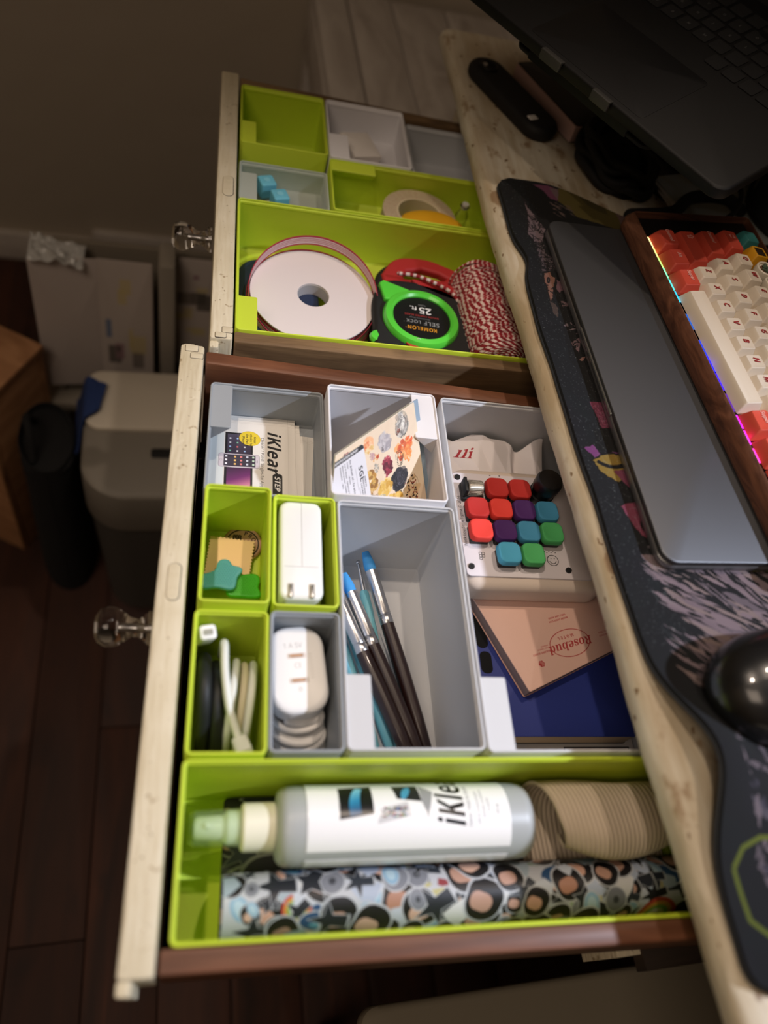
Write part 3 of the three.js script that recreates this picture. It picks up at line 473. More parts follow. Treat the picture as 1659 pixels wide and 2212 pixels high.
// ---------------------------------------------------------------- mouse
{
  const t = thing('computer_mouse', 'glossy black rounded mouse resting on the curled part of the mat', 'mouse', 'world', [345, 763, -118], 0.12);
  const g = new THREE.SphereGeometry(1, 48, 32), p = g.attributes.position;
  for (let i = 0; i < p.count; i++) { let x = p.getX(i), y = p.getY(i), z = p.getZ(i); const e = 0.9; p.setXYZ(i, Math.sign(x) * Math.abs(x) ** e * 54, y > 0 ? y ** 0.8 * 31 * (1 - 0.12 * x) : y * 7, Math.sign(z) * Math.abs(z) ** e * 34); }
  g.computeVertexNormals();
  P(t, 'shell', g, phy(0x131313, { roughness: 0.3, clearcoat: 0.5, clearcoatRoughness: 0.04 }), [0, 8, 0], [0, 0, 0]);
  P(t, 'button_seam', [tube([[54, 18, 0], [44, 27.6, 0], [24, 36.4, 0], [6, 38.6, 0]], 0.5)], M.blackMatte); P(t, 'scroll_wheel', [new THREE.CylinderGeometry(8, 8, 6, 24).rotateX(Math.PI / 2).translate(34, 29, 0)], M.blackMatte);
}
// ---------------------------------------------------------------- open laptop on a stand
{
  const yaw = 0.538, t = thing('laptop_stand', 'black metal laptop stand with two front hooks', 'laptop stand', 'world', [340, 750, -535], yaw);
  P(t, 'base_plate', [slab(120, 150, 5, { r: 12, b: 1.5 }).translate(200, 0, -70)], M.black);
  for (const z of [-130, -10]) P(t, 'arm', [board(12, 128, 34, 190, 4, z, 2).rotateZ(0.12)], M.black);
  P(t, 'tray', [slab(222, 160, 4, { r: 10, b: 1.2 }).translate(122, 0, -70).rotateZ(0.2).translate(-2, 90, 0)], M.blackMatte);
  P(t, 'tray_front', [loft([{ p: rrect(3.4, 118, 1.4), y: 92 }, { p: rrect(3.4, 118, 1.4), y: 99 }]).translate(9, 0, -72)], std(0x0c0c0d, { metalness: 0.4, roughness: 0.5 }));
  for (const [z, w] of [[-99, 24], [-41, 20]]) P(t, 'hook', [board(3, 8, w, -4.5, 104, z, 1.3), board(6, 2.0, w, -3, 110.6, z, 0.9)], std(0x4a4a48, { metalness: 0.5, roughness: 0.5 }), null, null, 'grey rubber lined hook');
  const l = thing('open_laptop', 'open black laptop raised on a stand above the desk', 'laptop', 'world', [340, 750, -535], yaw);
  const put = (m) => { m.position.set(0, 0.101, -0.07); m.rotation.z = 0.2; return m; };
  const bw = 221, bd = 312;
  put(P(l, 'base', [slab(bw, bd, 11, { r: 11, b: 2.6, n: 8 }).translate(bw / 2, 0, 0)], M.spaceBlack));
  put(P(l, 'trackpad', [slab(80, 130, 0.3, { r: 4, b: 0.1 }).translate(46, 10.95, 0)], std(0x0e0e10, { metalness: 0.3, roughness: 0.5 })));
  const kc = slab(15.6, 15.6, 1.1, { r: 2, b: 0.4 }), rows = [];
  for (let rI = 0; rI < 5; rI++) for (let c = 0; c < 13; c++) if (rI || c < 3 || c > 8) put(P(l, 'keycap', (rows[0] ??= kc), M.blackMatte)).translateX((112 + rI * 18.6) / 1000).translateY(0.0109).translateZ((-118 + c * 18.6 + [0, 6, 0, -4, 0][rI]) / 1000);
  const letters = ['', 'ZXCVBNM', 'ASDFGHJKL', 'QWERTYUIOP'];
  for (let rI = 1; rI < 4; rI++) letters[rI].split('').forEach((c, i) => { const g = new TextGeometry(c, { font, size: 2.8, depth: 0.08, curveSegments: 3, bevelEnabled: false }); g.applyMatrix4(new THREE.Matrix4().set(0, 1, 0, 0, 0, 0, 1, 0, 1, 0, 0, 0, 0, 0, 0, 1)); g.translate(112 + rI * 18.6 - 1.4, 12, -118 + (i + 1.2) * 18.6 + [0, 6, 0, -4][rI] - 4.5); put(P(l, 'key_legend', [g], std(0x4a4a4a))); });
  const sc = P(l, 'screen', [slab(9, bd, 216, { r: 4, b: 1 })], M.spaceBlack); put(sc); sc.translateX(bw / 1000 - 0.004); sc.translateY(0.008); sc.rotateZ(-0.5);
}
// ---------------------------------------------------------------- things lying on the far part of the desk
{
  const c = thing('glasses_case', 'soft black glasses case with a metal ring, on the far end of the desk', 'case', 'world', [320, 750, -746], -1.16);
  P(c, 'body', [slab(132, 40, 15, { r: 19, b: 6, n: 10, nb: 5 })], std(0x0c0b0b, { roughness: 0.7 }));
  P(c, 'ring', [new THREE.TorusGeometry(8.5, 1.6, 10, 32).rotateX(Math.PI / 2).translate(-44, 15.6, 2)], M.black); P(c, 'snap', [cyl(3.2, 2.6, 2, 18).translate(-47, 14.9, 5)], M.steel);
  P(c, 'tag', [slab(7, 10, 1, { r: 1, b: 0.3 }).translate(44, 14.8, 9)], M.paper);
  const n = thing('notebook', 'black notebook with a pale pink page edge, lying under the laptop stand', 'notebook', 'world', [393, 750, -760], -1.21);
  P(n, 'cover', [slab(112, 84, 1.2, { r: 3, b: 0.4 }), slab(112, 84, 1.2, { r: 3, b: 0.4 }).translate(0, 18, 0)], std(0x1d1d1c, { roughness: 0.5 }));
  P(n, 'pages', [slab(111, 84.4, 16.8, { r: 1, b: 0.2 }).translate(0, 1.2, 0.7)], std(0xe6c6c6, { roughness: 0.8 }));
  P(n, 'elastic_band', [board(113, 0.8, 3, 0, 19.2, -22, 0.2)], M.blackMatte);
  const coil = thing('cable_coil', 'coiled black braided cable beside the laptop stand', 'cable', 'world', [408, 750, -655]);
  const pts = []; for (let i = 0; i < 120; i++) { const a = i / 120 * Math.PI * 2 * 5, r = 40 + 5 * Math.sin(i * 0.7) - i * 0.05; pts.push([Math.cos(a) * r * 0.85, 6 + i * 0.2 + 3 * Math.sin(i * 1.3), Math.sin(a) * r * 1.25]); }
  P(coil, 'cable', [tube(pts, 4.2, { seg: 420, rad: 8 })], std(0x0b0b0d, { roughness: 0.75 }));
  P(coil, 'velvet_pouch', [sheet(20, 20, (s, q) => { const a = s * Math.PI * 2, r = 2 + q * 36; return [Math.cos(a) * r * 0.8, 26 * Math.sqrt(Math.max(0, 1 - q * q)) + 1.5 + 2 * N(Math.cos(a) * 2 + q, Math.sin(a) * 2), Math.sin(a) * r * 1.2]; }, 1)], std(0x08090b, { roughness: 0.95 }));
  const pouch = thing('fabric_pouch', 'crumpled navy fabric pouch behind the keyboard', 'pouch', 'world', [540, 750, -710], 0.5);
  P(pouch, 'cloth', [sheet(36, 36, (s, q) => { const x = (s - 0.5) * 150, z = (q - 0.5) * 118, e = Math.min(s, 1 - s, q, 1 - q); return [x + 8 * N(s * 4, q * 4, 2), 2 + 46 * sstep(0, 0.22, e) * (0.75 + 0.5 * fbm(s * 4, q * 4, 3)), z + 8 * N(s * 4, q * 4, 8)]; }, 1.2)], std(0x10151d, { roughness: 0.9 }));
  const strap = thing('black_strap', 'loose black strap across the desk behind the keyboard', 'strap', 'world', [470, 753.5, -592], 0.3);
  P(strap, 'band', [tube([[-70, 3, -6], [-30, 10, 4], [0, 16, -6], [30, 22, 6], [60, 8, 10]], 6)], M.blackMatte);
  const cb = thing('cable', 'thin black cable looping behind the keyboard', 'cable', 'world', [0, 750, 0]);
  P(cb, 'cable', [tube([[452, 44, -640], [488, 50, -604], [496, 46, -578], [486, 40, -556], [468, 30, -545], [450, 24, -536]], 2.4)], M.blackMatte);
  const cb2 = thing('cable', 'thin black cable hanging over the laptop corner at the right edge of the photo', 'cable', 'world', [0, 750, 0]);
  P(cb2, 'cable', [tube([[600, 60, -690], [566, 58, -660], [550, 52, -636], [548, 20, -628], [552, 4, -622]], 2.2)], M.blackMatte);
  const pap = thing('paper_stack', 'pale sheets of paper on the desk behind the keyboard', 'paper', 'world', [540, 754, -608], 0.25);
  [0, 1, 2].forEach(i => P(pap, 'sheet', [slab(170, 112, 1, { r: 1, b: 0.2 }).rotateY(0.06 * i - 0.05).translate(i * 5, i * 1.1, -i * 4)], i === 2 ? std(0xaab0ac) : M.paper));
  const ad = thing('charging_brick', 'white rounded charging brick beside the open laptop corner', 'charger', 'world', [600, 750, -700], 0.35);
  P(ad, 'body', [slab(96, 74, 30, { r: 12, b: 6, n: 8 })], std(0xd4cfc4, { roughness: 0.5 })); P(ad, 'socket', [slab(12, 26, 4, { r: 3, b: 1 }).translate(12, 27, 14)], M.blackMatte);
  const sp = thing('round_speaker', 'dark grey round fabric speaker at the right edge of the photo', 'speaker', 'world', [596, 757.5, -596]);
  P(sp, 'body', [lathe([[0, 0], [50, 0], [54, 6], [54, 30], [48, 38], [30, 42], [0, 43]], 48)], std(0x23262a, { roughness: 0.9 })); P(sp, 'base_ring', [new THREE.TorusGeometry(53.4, 2.4, 10, 48).rotateX(Math.PI / 2).translate(0, 4, 0)], M.black);
  P(sp, 'control_button', [cyl(10, 9.5, 1.4, 24, 42.4)], M.black);
}
// ---------------------------------------------------------------- near drawer: wipe packets
function packetPrint(front) {
  return canvas(700, 900, (g, w, h) => {     // 66 x 86 mm, seen from above
    const k = w / 66, X = x => (x - 10) * k, Z = z => (z + 189) * k;
    g.fillStyle = '#e6e2da'; g.fillRect(0, 0, w, h); g.strokeStyle = '#d2cdc4'; g.lineWidth = 3; for (const z of [-184, -182.4, -180.8]) { g.beginPath(); g.moveTo(0, Z(z)); g.lineTo(w, Z(z)); g.stroke(); }
    g.beginPath(); g.moveTo(X(70.5), 0); g.lineTo(X(70.5), h); g.stroke();
    const text = (s, x, z, px, o = '') => { g.save(); g.translate(X(x), Z(z)); g.rotate(Math.PI / 2); g.font = `${o} ${px}px sans-serif`; g.fillText(s, 0, 0); g.restore(); };
    if (!front) { g.fillStyle = '#2a2928'; text('iKlear', 55, -172, 118, 'italic bold'); return; }
    g.fillStyle = '#b9d3dc'; g.globalAlpha = 0.35; g.fillRect(0, Z(-170), X(22), h); g.globalAlpha = 1;
    // tablet
    g.fillStyle = '#15131a'; g.fillRect(X(22.8), Z(-170.8), X(43.5) - X(22.8), Z(-112) - Z(-170.8));
    const gr = g.createLinearGradient(X(25), Z(-168), X(44), Z(-115)); gr.addColorStop(0, '#514a5c'); gr.addColorStop(0.45, '#2a2032'); gr.addColorStop(0.7, '#6e2a66'); gr.addColorStop(0.85, '#d88aa0'); gr.addColorStop(1, '#4a1c4c'); g.fillStyle = gr; g.fillRect(X(24.6), Z(-169.4), X(42) - X(24.6), Z(-113) - Z(-169.4));
    for (let r = 0; r < 4; r++) for (let c = 0; c < 3; c++) { g.fillStyle = ['#e8e8f0', '#9bb8e0', '#e06a6a', '#d8d8d8', '#7ec0a0'][(r * 3 + c) % 5]; g.fillRect(X(26 + c * 5.4), Z(-166 + r * 4), 14, 14); }
    // phone lying across it
    g.fillStyle = '#cfc6cc'; g.beginPath(); g.roundRect(X(18.4), Z(-150.6), X(48.6) - X(18.4), 12.4 * k, 22); g.fill(); g.strokeStyle = '#8a828a'; g.lineWidth = 3; g.stroke();
    g.fillStyle = '#3a3442'; g.fillRect(X(22.2), Z(-149.8), X(45.6) - X(22.2), 10.6 * k);
    for (let r = 0; r < 3; r++) for (let c = 0; c < 5; c++) { g.fillStyle = ['#f0f0f4', '#d0d4e0', '#f0c070', '#c0d8c0', '#e08080'][(r * 5 + c * 2) % 5]; g.fillRect(X(23.2 + c * 4.5 + (c ? 2 : 0)), Z(-148.8 + r * 3.3), 17, 17); }
    g.fillStyle = '#6a626a'; g.beginPath(); g.arc(X(20.2), Z(-144.4), 9, 0, 7); g.lineWidth = 2; g.stroke(); g.fillRect(X(46.6), Z(-145.6), 5, 26);
    // yellow sticker, lettering
    g.fillStyle = '#e2c832'; g.beginPath(); g.ellipse(X(41.2), Z(-166), 8.0 * k, 6.6 * k, 0.2, 0, 7); g.fill(); g.strokeStyle = '#c4a818'; g.lineWidth = 3; g.stroke();
    g.fillStyle = '#2a2410'; ['Great', 'choice for', 'the iPad &', 'iPhone'].forEach((s, i) => text(s, 44.2 - i * 2.9, -170.3 + (i === 0 ? 2.2 : i === 3 ? 2 : 0.2), 25, 'bold'));
    g.fillStyle = '#161514'; text('iKlear', 54.6, -174.6, 148, 'italic bold'); text('®', 59.6, -140, 26);
    text('Cleaner / Polish Singles for Apple', 49.6, -167.6, 35, '');
    g.beginPath(); g.roundRect(X(58.4), Z(-134.6), 7.2 * k, 40 * k, 26); g.fill(); g.fillStyle = '#f4f2ee'; text('STEP 1', 60.0, -132.4, 62, 'italic bold');
  });
}
{
  const rim = 7.5;
  const mk = (label, u, v, turn, y, map, w, d) => {
    const t = thing('wipe_packet', label, 'packet', 'low', [u, y, v], turn, 'cleaning wipe packets');
    const m = std(0xffffff, { map, roughness: 0.55 });
    P(t, 'packet', [sheet(30, 30, (s, q) => { const e = sstep(0, 0.14, Math.min(s, 1 - s, q, 1 - q)); return [(s - 0.5) * w, 0.6 + 2.2 * e + 0.5 * e * N(s * 5, q * 5, y), (q - 0.5) * d]; }, 1.0)].map(g => { const p = g.attributes.position, uv = g.attributes.uv; for (let i = 0; i < p.count; i++) uv.setXY(i, p.getX(i) / w + 0.5, 0.5 - p.getZ(i) / d); return g; }), m);
    return t;
  };
  mk('lowest white wipe packet, half hidden under the two others', 58.5, -140, -0.05, 662.4, packetPrint(false), 62, 78);
  mk('white wipe packet with a slanted fold, middle of the stack in the grey bin', 50.5, -145, 0.05, 664.6, packetPrint(false), 62, 80);
  mk('top white wipe packet with a phone and a yellow round sticker printed on it', 43, -146.5, 0.012, 667, packetPrint(true), 66, 84.9);
}
// ---------------------------------------------------------------- near drawer: standing cards
{
  const A = new THREE.Vector3(...W('low', 155.5, 727, -168.8)), B = new THREE.Vector3(...W('low', 95.6, 721.5, -117)), C = new THREE.Vector3(...W('low', 175.3, 674, -118.6));
  const ex = A.clone().sub(B).normalize(), ed = C.clone().sub(A), sx = ed.dot(ex); ed.addScaledVector(ex, -sx); const shear = sx / ed.length(); ed.normalize(); const n = new THREE.Vector3().crossVectors(ed, ex).normalize();   // faces the viewer
  const basis = new THREE.Matrix4().makeBasis(ex, n, ed);
  const spot = canvas(1104, 980, (g) => {
    const k = 10, r = rng(9), X = s => (s + 86) * k + 204, Y = t => t * k;
    g.fillStyle = '#e3cfb4'; g.fillRect(0, 0, 1104, 980); for (let i = 0; i < 60; i++) { g.globalAlpha = 0.08; g.fillStyle = ['#f4e6cf', '#d8b898', '#efe0d0'][i % 3]; g.beginPath(); g.arc(r() * 1104, r() * 980, 80 + r() * 120, 0, 7); g.fill(); } g.globalAlpha = 1;
    const blob = (s, t, rs, rt, cols, m = 60, spread = 0.85) => { for (let i = 0; i < m; i++) { const a = r() * 7, d = Math.sqrt(r()) * spread, q = 0.10 + r() * 0.26; g.fillStyle = cols[(r() * cols.length) | 0]; g.globalAlpha = 0.55 + r() * 0.45; g.beginPath(); g.ellipse(X(s + Math.cos(a) * d * rs), Y(t + Math.sin(a) * d * rt), rs * q * k, rt * q * k, r() * 3, 0, 7); g.fill(); } g.globalAlpha = 1; };
    const lines = (s, t, rs, rt, c, m) => { g.strokeStyle = c; for (let i = 0; i < m; i++) { const a = r() * 7, d = Math.sqrt(r()); g.lineWidth = 1 + r() * 3; g.beginPath(); g.moveTo(X(s + Math.cos(a) * d * rs), Y(t + Math.sin(a) * d * rt)); g.lineTo(X(s + Math.cos(a + 0.5) * d * rs), Y(t + Math.sin(a + 0.5) * d * rt)); g.stroke(); } };
    blob(-13, 12.5, 7, 11, ['#cfcac0', '#b8b4ac', '#e8e4da', '#8e8a84', '#a09488'], 90); lines(-13, 12.5, 8, 12, '#4c4844', 50); blob(-18, 15.5, 3, 2.4, ['#6a3228', '#8a4a38'], 14);
    for (let i = 0; i < 26; i++) { const a = -1.9 + i * 0.13; g.strokeStyle = '#5a625e'; g.lineWidth = 4; g.beginPath(); g.moveTo(X(-13 + Math.cos(a) * 6.8), Y(11 + Math.sin(a) * 9.6)); g.lineTo(X(-13 + Math.cos(a) * 8.2), Y(11 + Math.sin(a) * 11.4)); g.stroke(); }
    blob(-33.6, 16, 7.2, 9.4, ['#b4acac', '#a49ea2', '#c6c0c0', '#9a9498'], 110, 0.8); blob(-36.5, 21, 1.8, 2, ['#55463e', '#3c3230'], 9); blob(-33, 13, 0.8, 0.8, ['#4a4040'], 4);
    blob(-51, 9.5, 6, 7, ['#e09060', '#d87040', '#eab080', '#f0c8a0'], 100); blob(-51, 14, 6, 3, ['#d8b068', '#e6cfa0'], 26);
    blob(-14.5, 33, 9, 9, ['#d86a30', '#e88848', '#c84a24', '#f0a868'], 46, 0.95); blob(-7, 29, 4, 5, ['#d84a2a', '#e8703c'], 24); blob(-10, 42, 5, 5, ['#e8863c', '#f0b070'], 24); lines(-20, 38, 5, 8, '#3c2c24', 60);
    blob(-45.5, 24, 4, 3.2, ['#d88040', '#b84a28', '#e0a050'], 26); blob(-49, 21, 3, 4, ['#c8a8a8', '#b89090'], 24);
    blob(-34, 38, 5, 10, ['#6a1428', '#8c2438', '#4a0c1c', '#a83c4c'], 90, 0.8); blob(-33.5, 31, 3, 2, ['#d86a70', '#c04858'], 16);
    blob(-23, 56, 9, 9.6, ['#1e1d22', '#2c2a30', '#141318', '#34323a'], 130, 0.88); lines(-23, 56, 6, 7, '#5a5864', 30); blob(-22, 67, 2.6, 3, ['#232228'], 10);
    blob(-56, 42, 8, 12, ['#c89a48', '#b07c30', '#d8b468', '#8a5c24'], 90); blob(-46, 33, 3.2, 4, ['#a8a498', '#c8c4b8', '#88847a'], 24); blob(-56, 40, 3, 2.6, ['#efe0c8', '#f6ecd8'], 12); lines(-52, 50, 8, 10, '#5c3a18', 40);
    blob(-40, 55, 8, 8, ['#d8b050', '#c89838', '#e6c880'], 70); blob(-33, 70, 11, 6, ['#d8a83c', '#e0bc60', '#c08c28'], 60); blob(-45, 63, 5, 5, ['#b8ac90', '#d8ccb0'], 24);
    blob(-11, 72, 8, 14, ['#e0c49c', '#d4b488'], 24, 0.9); for (let i = 0; i < 60; i++) { g.fillStyle = i % 3 ? '#2c1a14' : '#8a2c1c'; g.beginPath(); g.arc(X(-12 + (r() - 0.5) * 13), Y(72 + (r() - 0.5) * 26), 3 + r() * 7, 0, 7); g.fill(); } lines(-11, 72, 9, 15, '#8a7458', 30);
    blob(-75.5, 8, 5, 4, ['#8c2040', '#a83858', '#5c1830'], 40);
  });
  const report = canvas(826, 900, (g) => {
    g.fillStyle = '#dcdbe0'; g.fillRect(0, 0, 826, 900); g.fillStyle = '#17161a'; g.beginPath(); g.roundRect(0, 0, 826, 64, 20); g.fill(); g.fillRect(0, 40, 826, 24);
    g.fillStyle = '#f2f0f0'; g.font = 'bold 44px sans-serif'; g.fillText('IDENTIFICATION REPORT', 176, 48, 620); g.translate(266, 0);
    const T = (s, x, y, px, o = 'bold') => { g.save(); g.translate(x, y); g.rotate(Math.PI / 2); g.font = `${o} ${px}px sans-serif`; g.fillText(s, 0, 0); g.restore(); };
    g.fillStyle = '#1c1c22'; T('On Behalf of : To whom it may', 232, 90, 46); T('Color          : Brown', 176, 96, 34); T('Cut & Shape  : Spherical Mix', 124, 96, 34); T('Mounting Date : Studded Silver', 74, 96, 34); T('Dimension    : N/A', 26, 100, 34);
    g.font = 'bold 120px serif'; T('SGL', 392, 250, 120); T('SHRIFAL', 480, 420, 38); T('GEMOLOGICAL', 436, 430, 38); T('LABORATORY', 392, 480, 38); T('Certified true report', 352, 520, 22, '');
    g.fillRect(330, 250, 3, 300);
  });
  const card = (label, name, w0, h, off, dx0, dt, mat, cut) => {
    const ext = name === 'report_card' ? 12 : 18, w = w0 + ext, dx = dx0;
    const o = A.clone().addScaledVector(n, off / 1000).addScaledVector(ex, (dx - w / 2) / 1000).addScaledVector(ed, (dt + h / 2) / 1000);
    const t = thing(name, label, 'card', 'world', [0, 0, 0], 0, 'cards standing in the white bin'); t.position.copy(o); t.quaternion.setFromRotationMatrix(basis);
    const q = slab(w, h, 0.6, { r: cut ?? 1, b: 0.12, print: true }), p = q.attributes.position; for (let i = 0; i < p.count; i++) p.setX(i, p.getX(i) + shear * (p.getZ(i) + dt + h / 2));
    const uv = q.attributes.uv, cs = Math.cos(FR.low.t), sn = Math.sin(FR.low.t), vv = (x, z) => { const w2 = o.clone().addScaledVector(ex, x / 1000).addScaledVector(ed, z / 1000); return ((w2.x - FR.low.o[0]) * sn + (w2.z - FR.low.o[1]) * cs) * 1000; }, slope = vv(shear, 1) - vv(0, 0), lim = -93.6 + off * 0.2;
    for (let i = 0; i < p.count; i++) { const x = p.getX(i), z = p.getZ(i), e = vv(x, z) - lim; if (e > 0) { const dz = e / slope; p.setXYZ(i, x - shear * dz, p.getY(i), z - dz); uv.setY(i, uv.getY(i) + dz / h); } }
    const uu = (x, z) => { const w2 = o.clone().addScaledVector(ex, x / 1000).addScaledVector(ed, z / 1000); return ((w2.x - FR.low.o[0]) * cs - (w2.z - FR.low.o[1]) * sn) * 1000; }, su = uu(1, 0) - uu(0, 0);
    for (let i = 0; i < p.count; i++) { const x = p.getX(i), z = p.getZ(i), e = 96 - uu(x, z); if (e > 0) { p.setX(i, x + e / su); uv.setX(i, uv.getX(i) + e / su / w); } }
    q.computeVertexNormals();
    P(t, 'card', q, mat); return t;
  };
  const edge = std(0xe9e6de, { roughness: 0.7 }), pr = m => [edge, std(0xffffff, { map: m, roughness: 0.5 })];
  card('cream card printed with corals, shells and gems, leaning at the front of the stack', 'patterned_card', 79.5, 77, 0, 0, 0, pr(spot));
  card('small white report card with a black heading, lying against the patterned card', 'report_card', 25.4, 46, 1.0, -53.6, 3.8, pr(report), 2.5);
  card('pale cream card just behind the coral printed card', 'plain_card', 79, 76, -1.2, 0.6, 0.6, std(0xe6dcc8));
  card('pale blue green card in the middle of the standing cards', 'plain_card', 78, 76, -2.4, 1.0, 0.8, std(0xb9c8c4));
  card('white card with a blue grey edge near the back of the standing cards', 'plain_card', 78, 76, -3.6, 1.4, 0.4, std(0xd6d8d6));
  card('blue grey card sticking out at the upper right behind the other cards', 'plain_card', 77, 74, -5.0, 8.5, 1.5, std(0x8fa3b4));
}
// ---------------------------------------------------------------- near drawer: key pad, notebooks, napkin
{
  const b = thing('blue_notebook', 'navy blue notebook with black printed shapes, under the pink notebook', 'notebook', 'low', [268, 626, -25]);
  const cov = canvas(512, 800, (g) => { g.fillStyle = '#1b2d7c'; g.fillRect(0, 0, 512, 800); g.fillStyle = '#0b0c12'; for (const [x, y, w, h] of [[150, 340, 40, 120], [135, 440, 70, 90], [150, 150, 50, 90]]) { g.beginPath(); g.roundRect(x - 40, y, w, h, 18); g.fill(); } });
  P(b, 'cover', slab(114, 158, 1.4, { r: 2, b: 0.4, print: true }).translate(0, 16.6, 0), [std(0x1b2d7c), std(0xffffff, { map: cov, roughness: 0.6 })]);
  P(b, 'cover_shape', [[-46.5, 12], [-45.5, 37], [-45.5, 60]].map(([x, z], i) => slab(9, i === 0 ? 28 : 17, 0.25, { r: 4, b: 0.1 }).translate(x - 5, 17.85, z - 12)), std(0x050506, { roughness: 0.95 }));
  P(b, 'pages', [slab(112, 156, 15.2, { r: 1, b: 0.2 }).translate(0, 1.4, 0.6)], std(0xc0a988, { roughness: 0.85 })); P(b, 'back_cover', [slab(114, 158, 1.4, { r: 2, b: 0.4 })], std(0x3c342c));
  const wb = thing('paper_booklet', 'white paper booklet with handwritten marks, at the bottom of the large white bin', 'booklet', 'low', [262, 618, 2]);
  const wr = canvas(512, 512, (g) => { g.fillStyle = '#d8d2c8'; g.fillRect(0, 0, 512, 512); g.strokeStyle = g.fillStyle = '#3a3634'; g.lineWidth = 3; g.font = '30px sans-serif'; g.fillText('P I', 130, 490); for (const x of [330, 420, 460]) { g.beginPath(); g.arc(x, 480, 20, 2.6, 6.6); g.stroke(); } g.strokeRect(308, 440, 190, 60); });
  P(wb, 'paper', slab(140, 152, 7, { r: 1.5, b: 0.3, print: true }), [M.paper, std(0xffffff, { map: wr, roughness: 0.8 })]);
  // pink notebook: corners found from its two visible edges
  const turnP = 0.4275, pnL = (du, dv) => [du * Math.cos(turnP) - dv * Math.sin(turnP), du * Math.sin(turnP) + dv * Math.cos(turnP)];
  const pn = canvas(896, 944, (g) => {     // 112 x 118 mm at 8 px per mm, lettering upside down to the viewer
    g.fillStyle = '#dab3a2'; g.fillRect(0, 0, 896, 944); const r = rng(3); for (let i = 0; i < 1500; i++) { g.fillStyle = i & 1 ? 'rgba(255,230,210,0.05)' : 'rgba(120,70,60,0.05)'; g.fillRect(r() * 896, r() * 944, 3, 3); }
    const at = (u, v, f) => { const [x, z] = pnL(u - 268.0, v + 50.2); g.save(); g.translate((x + 56) * 8, (z + 59) * 8); g.rotate(2.847 + turnP); f(); g.restore(); };
    g.fillStyle = g.strokeStyle = '#a83434'; g.textAlign = 'center';
    at(280.3, -11.4, () => { g.lineWidth = 4.5; g.beginPath(); g.ellipse(0, 0, 136, 84, 0, 0, 7); g.stroke(); g.font = 'italic bold 70px serif'; g.fillText('Rosebud', -4, 10); g.font = 'bold 26px sans-serif'; g.fillText('M O T E L', 8, 50); });
    at(274, -32, () => { g.font = 'bold 15px sans-serif'; g.fillText('WHERE EVERY STAY', 0, -14, 150); g.fillText('FEELS LIKE HOME', 0, 8, 150); });
    at(255.5, -3, () => { g.textAlign = 'left'; g.font = 'bold 16px sans-serif'; g.fillText('ROLAND SCHITT', -64, 0); g.font = '11px sans-serif'; g.fillText('GUEST SERVICES', -64, 20); g.fillText('MANAGER', -64, 34); });
    at(254.4, 5.8, () => { g.beginPath(); for (let i = 0; i < 6; i++) { const a = i * 1.047; g.moveTo(Math.cos(a) * 11 + 9, Math.sin(a) * 11); g.ellipse(Math.cos(a) * 11, Math.sin(a) * 11, 9, 9, 0, 0, 7); } g.fill(); g.strokeStyle = '#dab3a2'; g.lineWidth = 1.6; for (const q of [5, 9, 13]) { g.beginPath(); g.arc(0, 0, q, 0.5, 5); g.stroke(); } });
    at(312, -20, () => { g.font = '14px sans-serif'; g.fillText('555 MAIN STREET', 0, 0); g.fillText('SCHITTS CREEK', 0, 20); });
  });
  const c0 = [241.6, 26.6], e1 = [-33.1, -72.3], e2 = [66.7, -30.4], l1 = Math.hypot(...e1), l2 = Math.hypot(...e2);
  const w = 118, d = 112, ux = e2.map(x => x / l2), cx = c0[0] + ux[0] * d / 2 + e1[0] / l1 * w / 2, cz = c0[1] + ux[1] * d / 2 + e1[1] / l1 * w / 2;
  const p = thing('pink_notebook', 'salmon pink notebook with a red oval motel emblem, lying askew on the blue notebook', 'notebook', 'low', [cx, 645, cz], Math.atan2(-ux[1], ux[0]));
  P(p, 'cover', slab(d, w, 1.2, { r: 1.5, b: 0.3, print: true }).translate(0, 11, 0), [std(0xdab3a2), std(0xffffff, { map: pn, roughness: 0.65 })]);
  P(p, 'pages', [slab(d - 1.2, w - 1.2, 10, { r: 1, b: 0.2 }).translate(0, 1, 0.3)], std(0x8a7670, { roughness: 0.85 })); P(p, 'back_cover', [slab(d, w, 1, { r: 1.5, b: 0.3 })], std(0xcf9e8a));
  // key pad
  const k = thing('macro_key_pad', 'small white key pad with twelve red, purple, blue and green keys and a metal knob', 'key pad', 'low', [246, 658, -93], 0.0145);
  P(k, 'case', [slab(112, 106, 24, { r: 12, b: 6, n: 8, nb: 5 }).translate(6, -0.5, -2)], std(0xcbbcae, { roughness: 0.6 }));
  const plateTex = canvas(1000, 1080, (g) => {
    const S = 1000 / 100, X = x => (x + 50) * S, Z = z => (z + 54) * S; g.fillStyle = '#d6cfd2'; g.fillRect(0, 0, 1000, 1080); g.fillStyle = g.strokeStyle = '#1c1a1c';
    g.save(); g.translate(X(-46.2), Z(18.4)); g.rotate(-Math.PI / 2); g.font = '34px sans-serif'; g.fillText('Work Louder x Figma © 2024', 0, 0); g.restore();
    g.lineWidth = 4; const c = [-36.5, 26.2]; for (const [x, z, w, rr] of [[-2, -3.2, 2.2, 0], [0.2, -3.2, 2.2, 0]]) { g.beginPath(); g.roundRect(X(c[0] + x), Z(c[1] + z), w * S, 2.1 * S, 10); g.stroke(); }
    for (const [x, z] of [[-2, -1.1], [0.2, -1.1], [-2, 1]]) { g.beginPath(); g.roundRect(X(c[0] + x), Z(c[1] + z), 2.2 * S, 2.1 * S, 11); g.stroke(); }
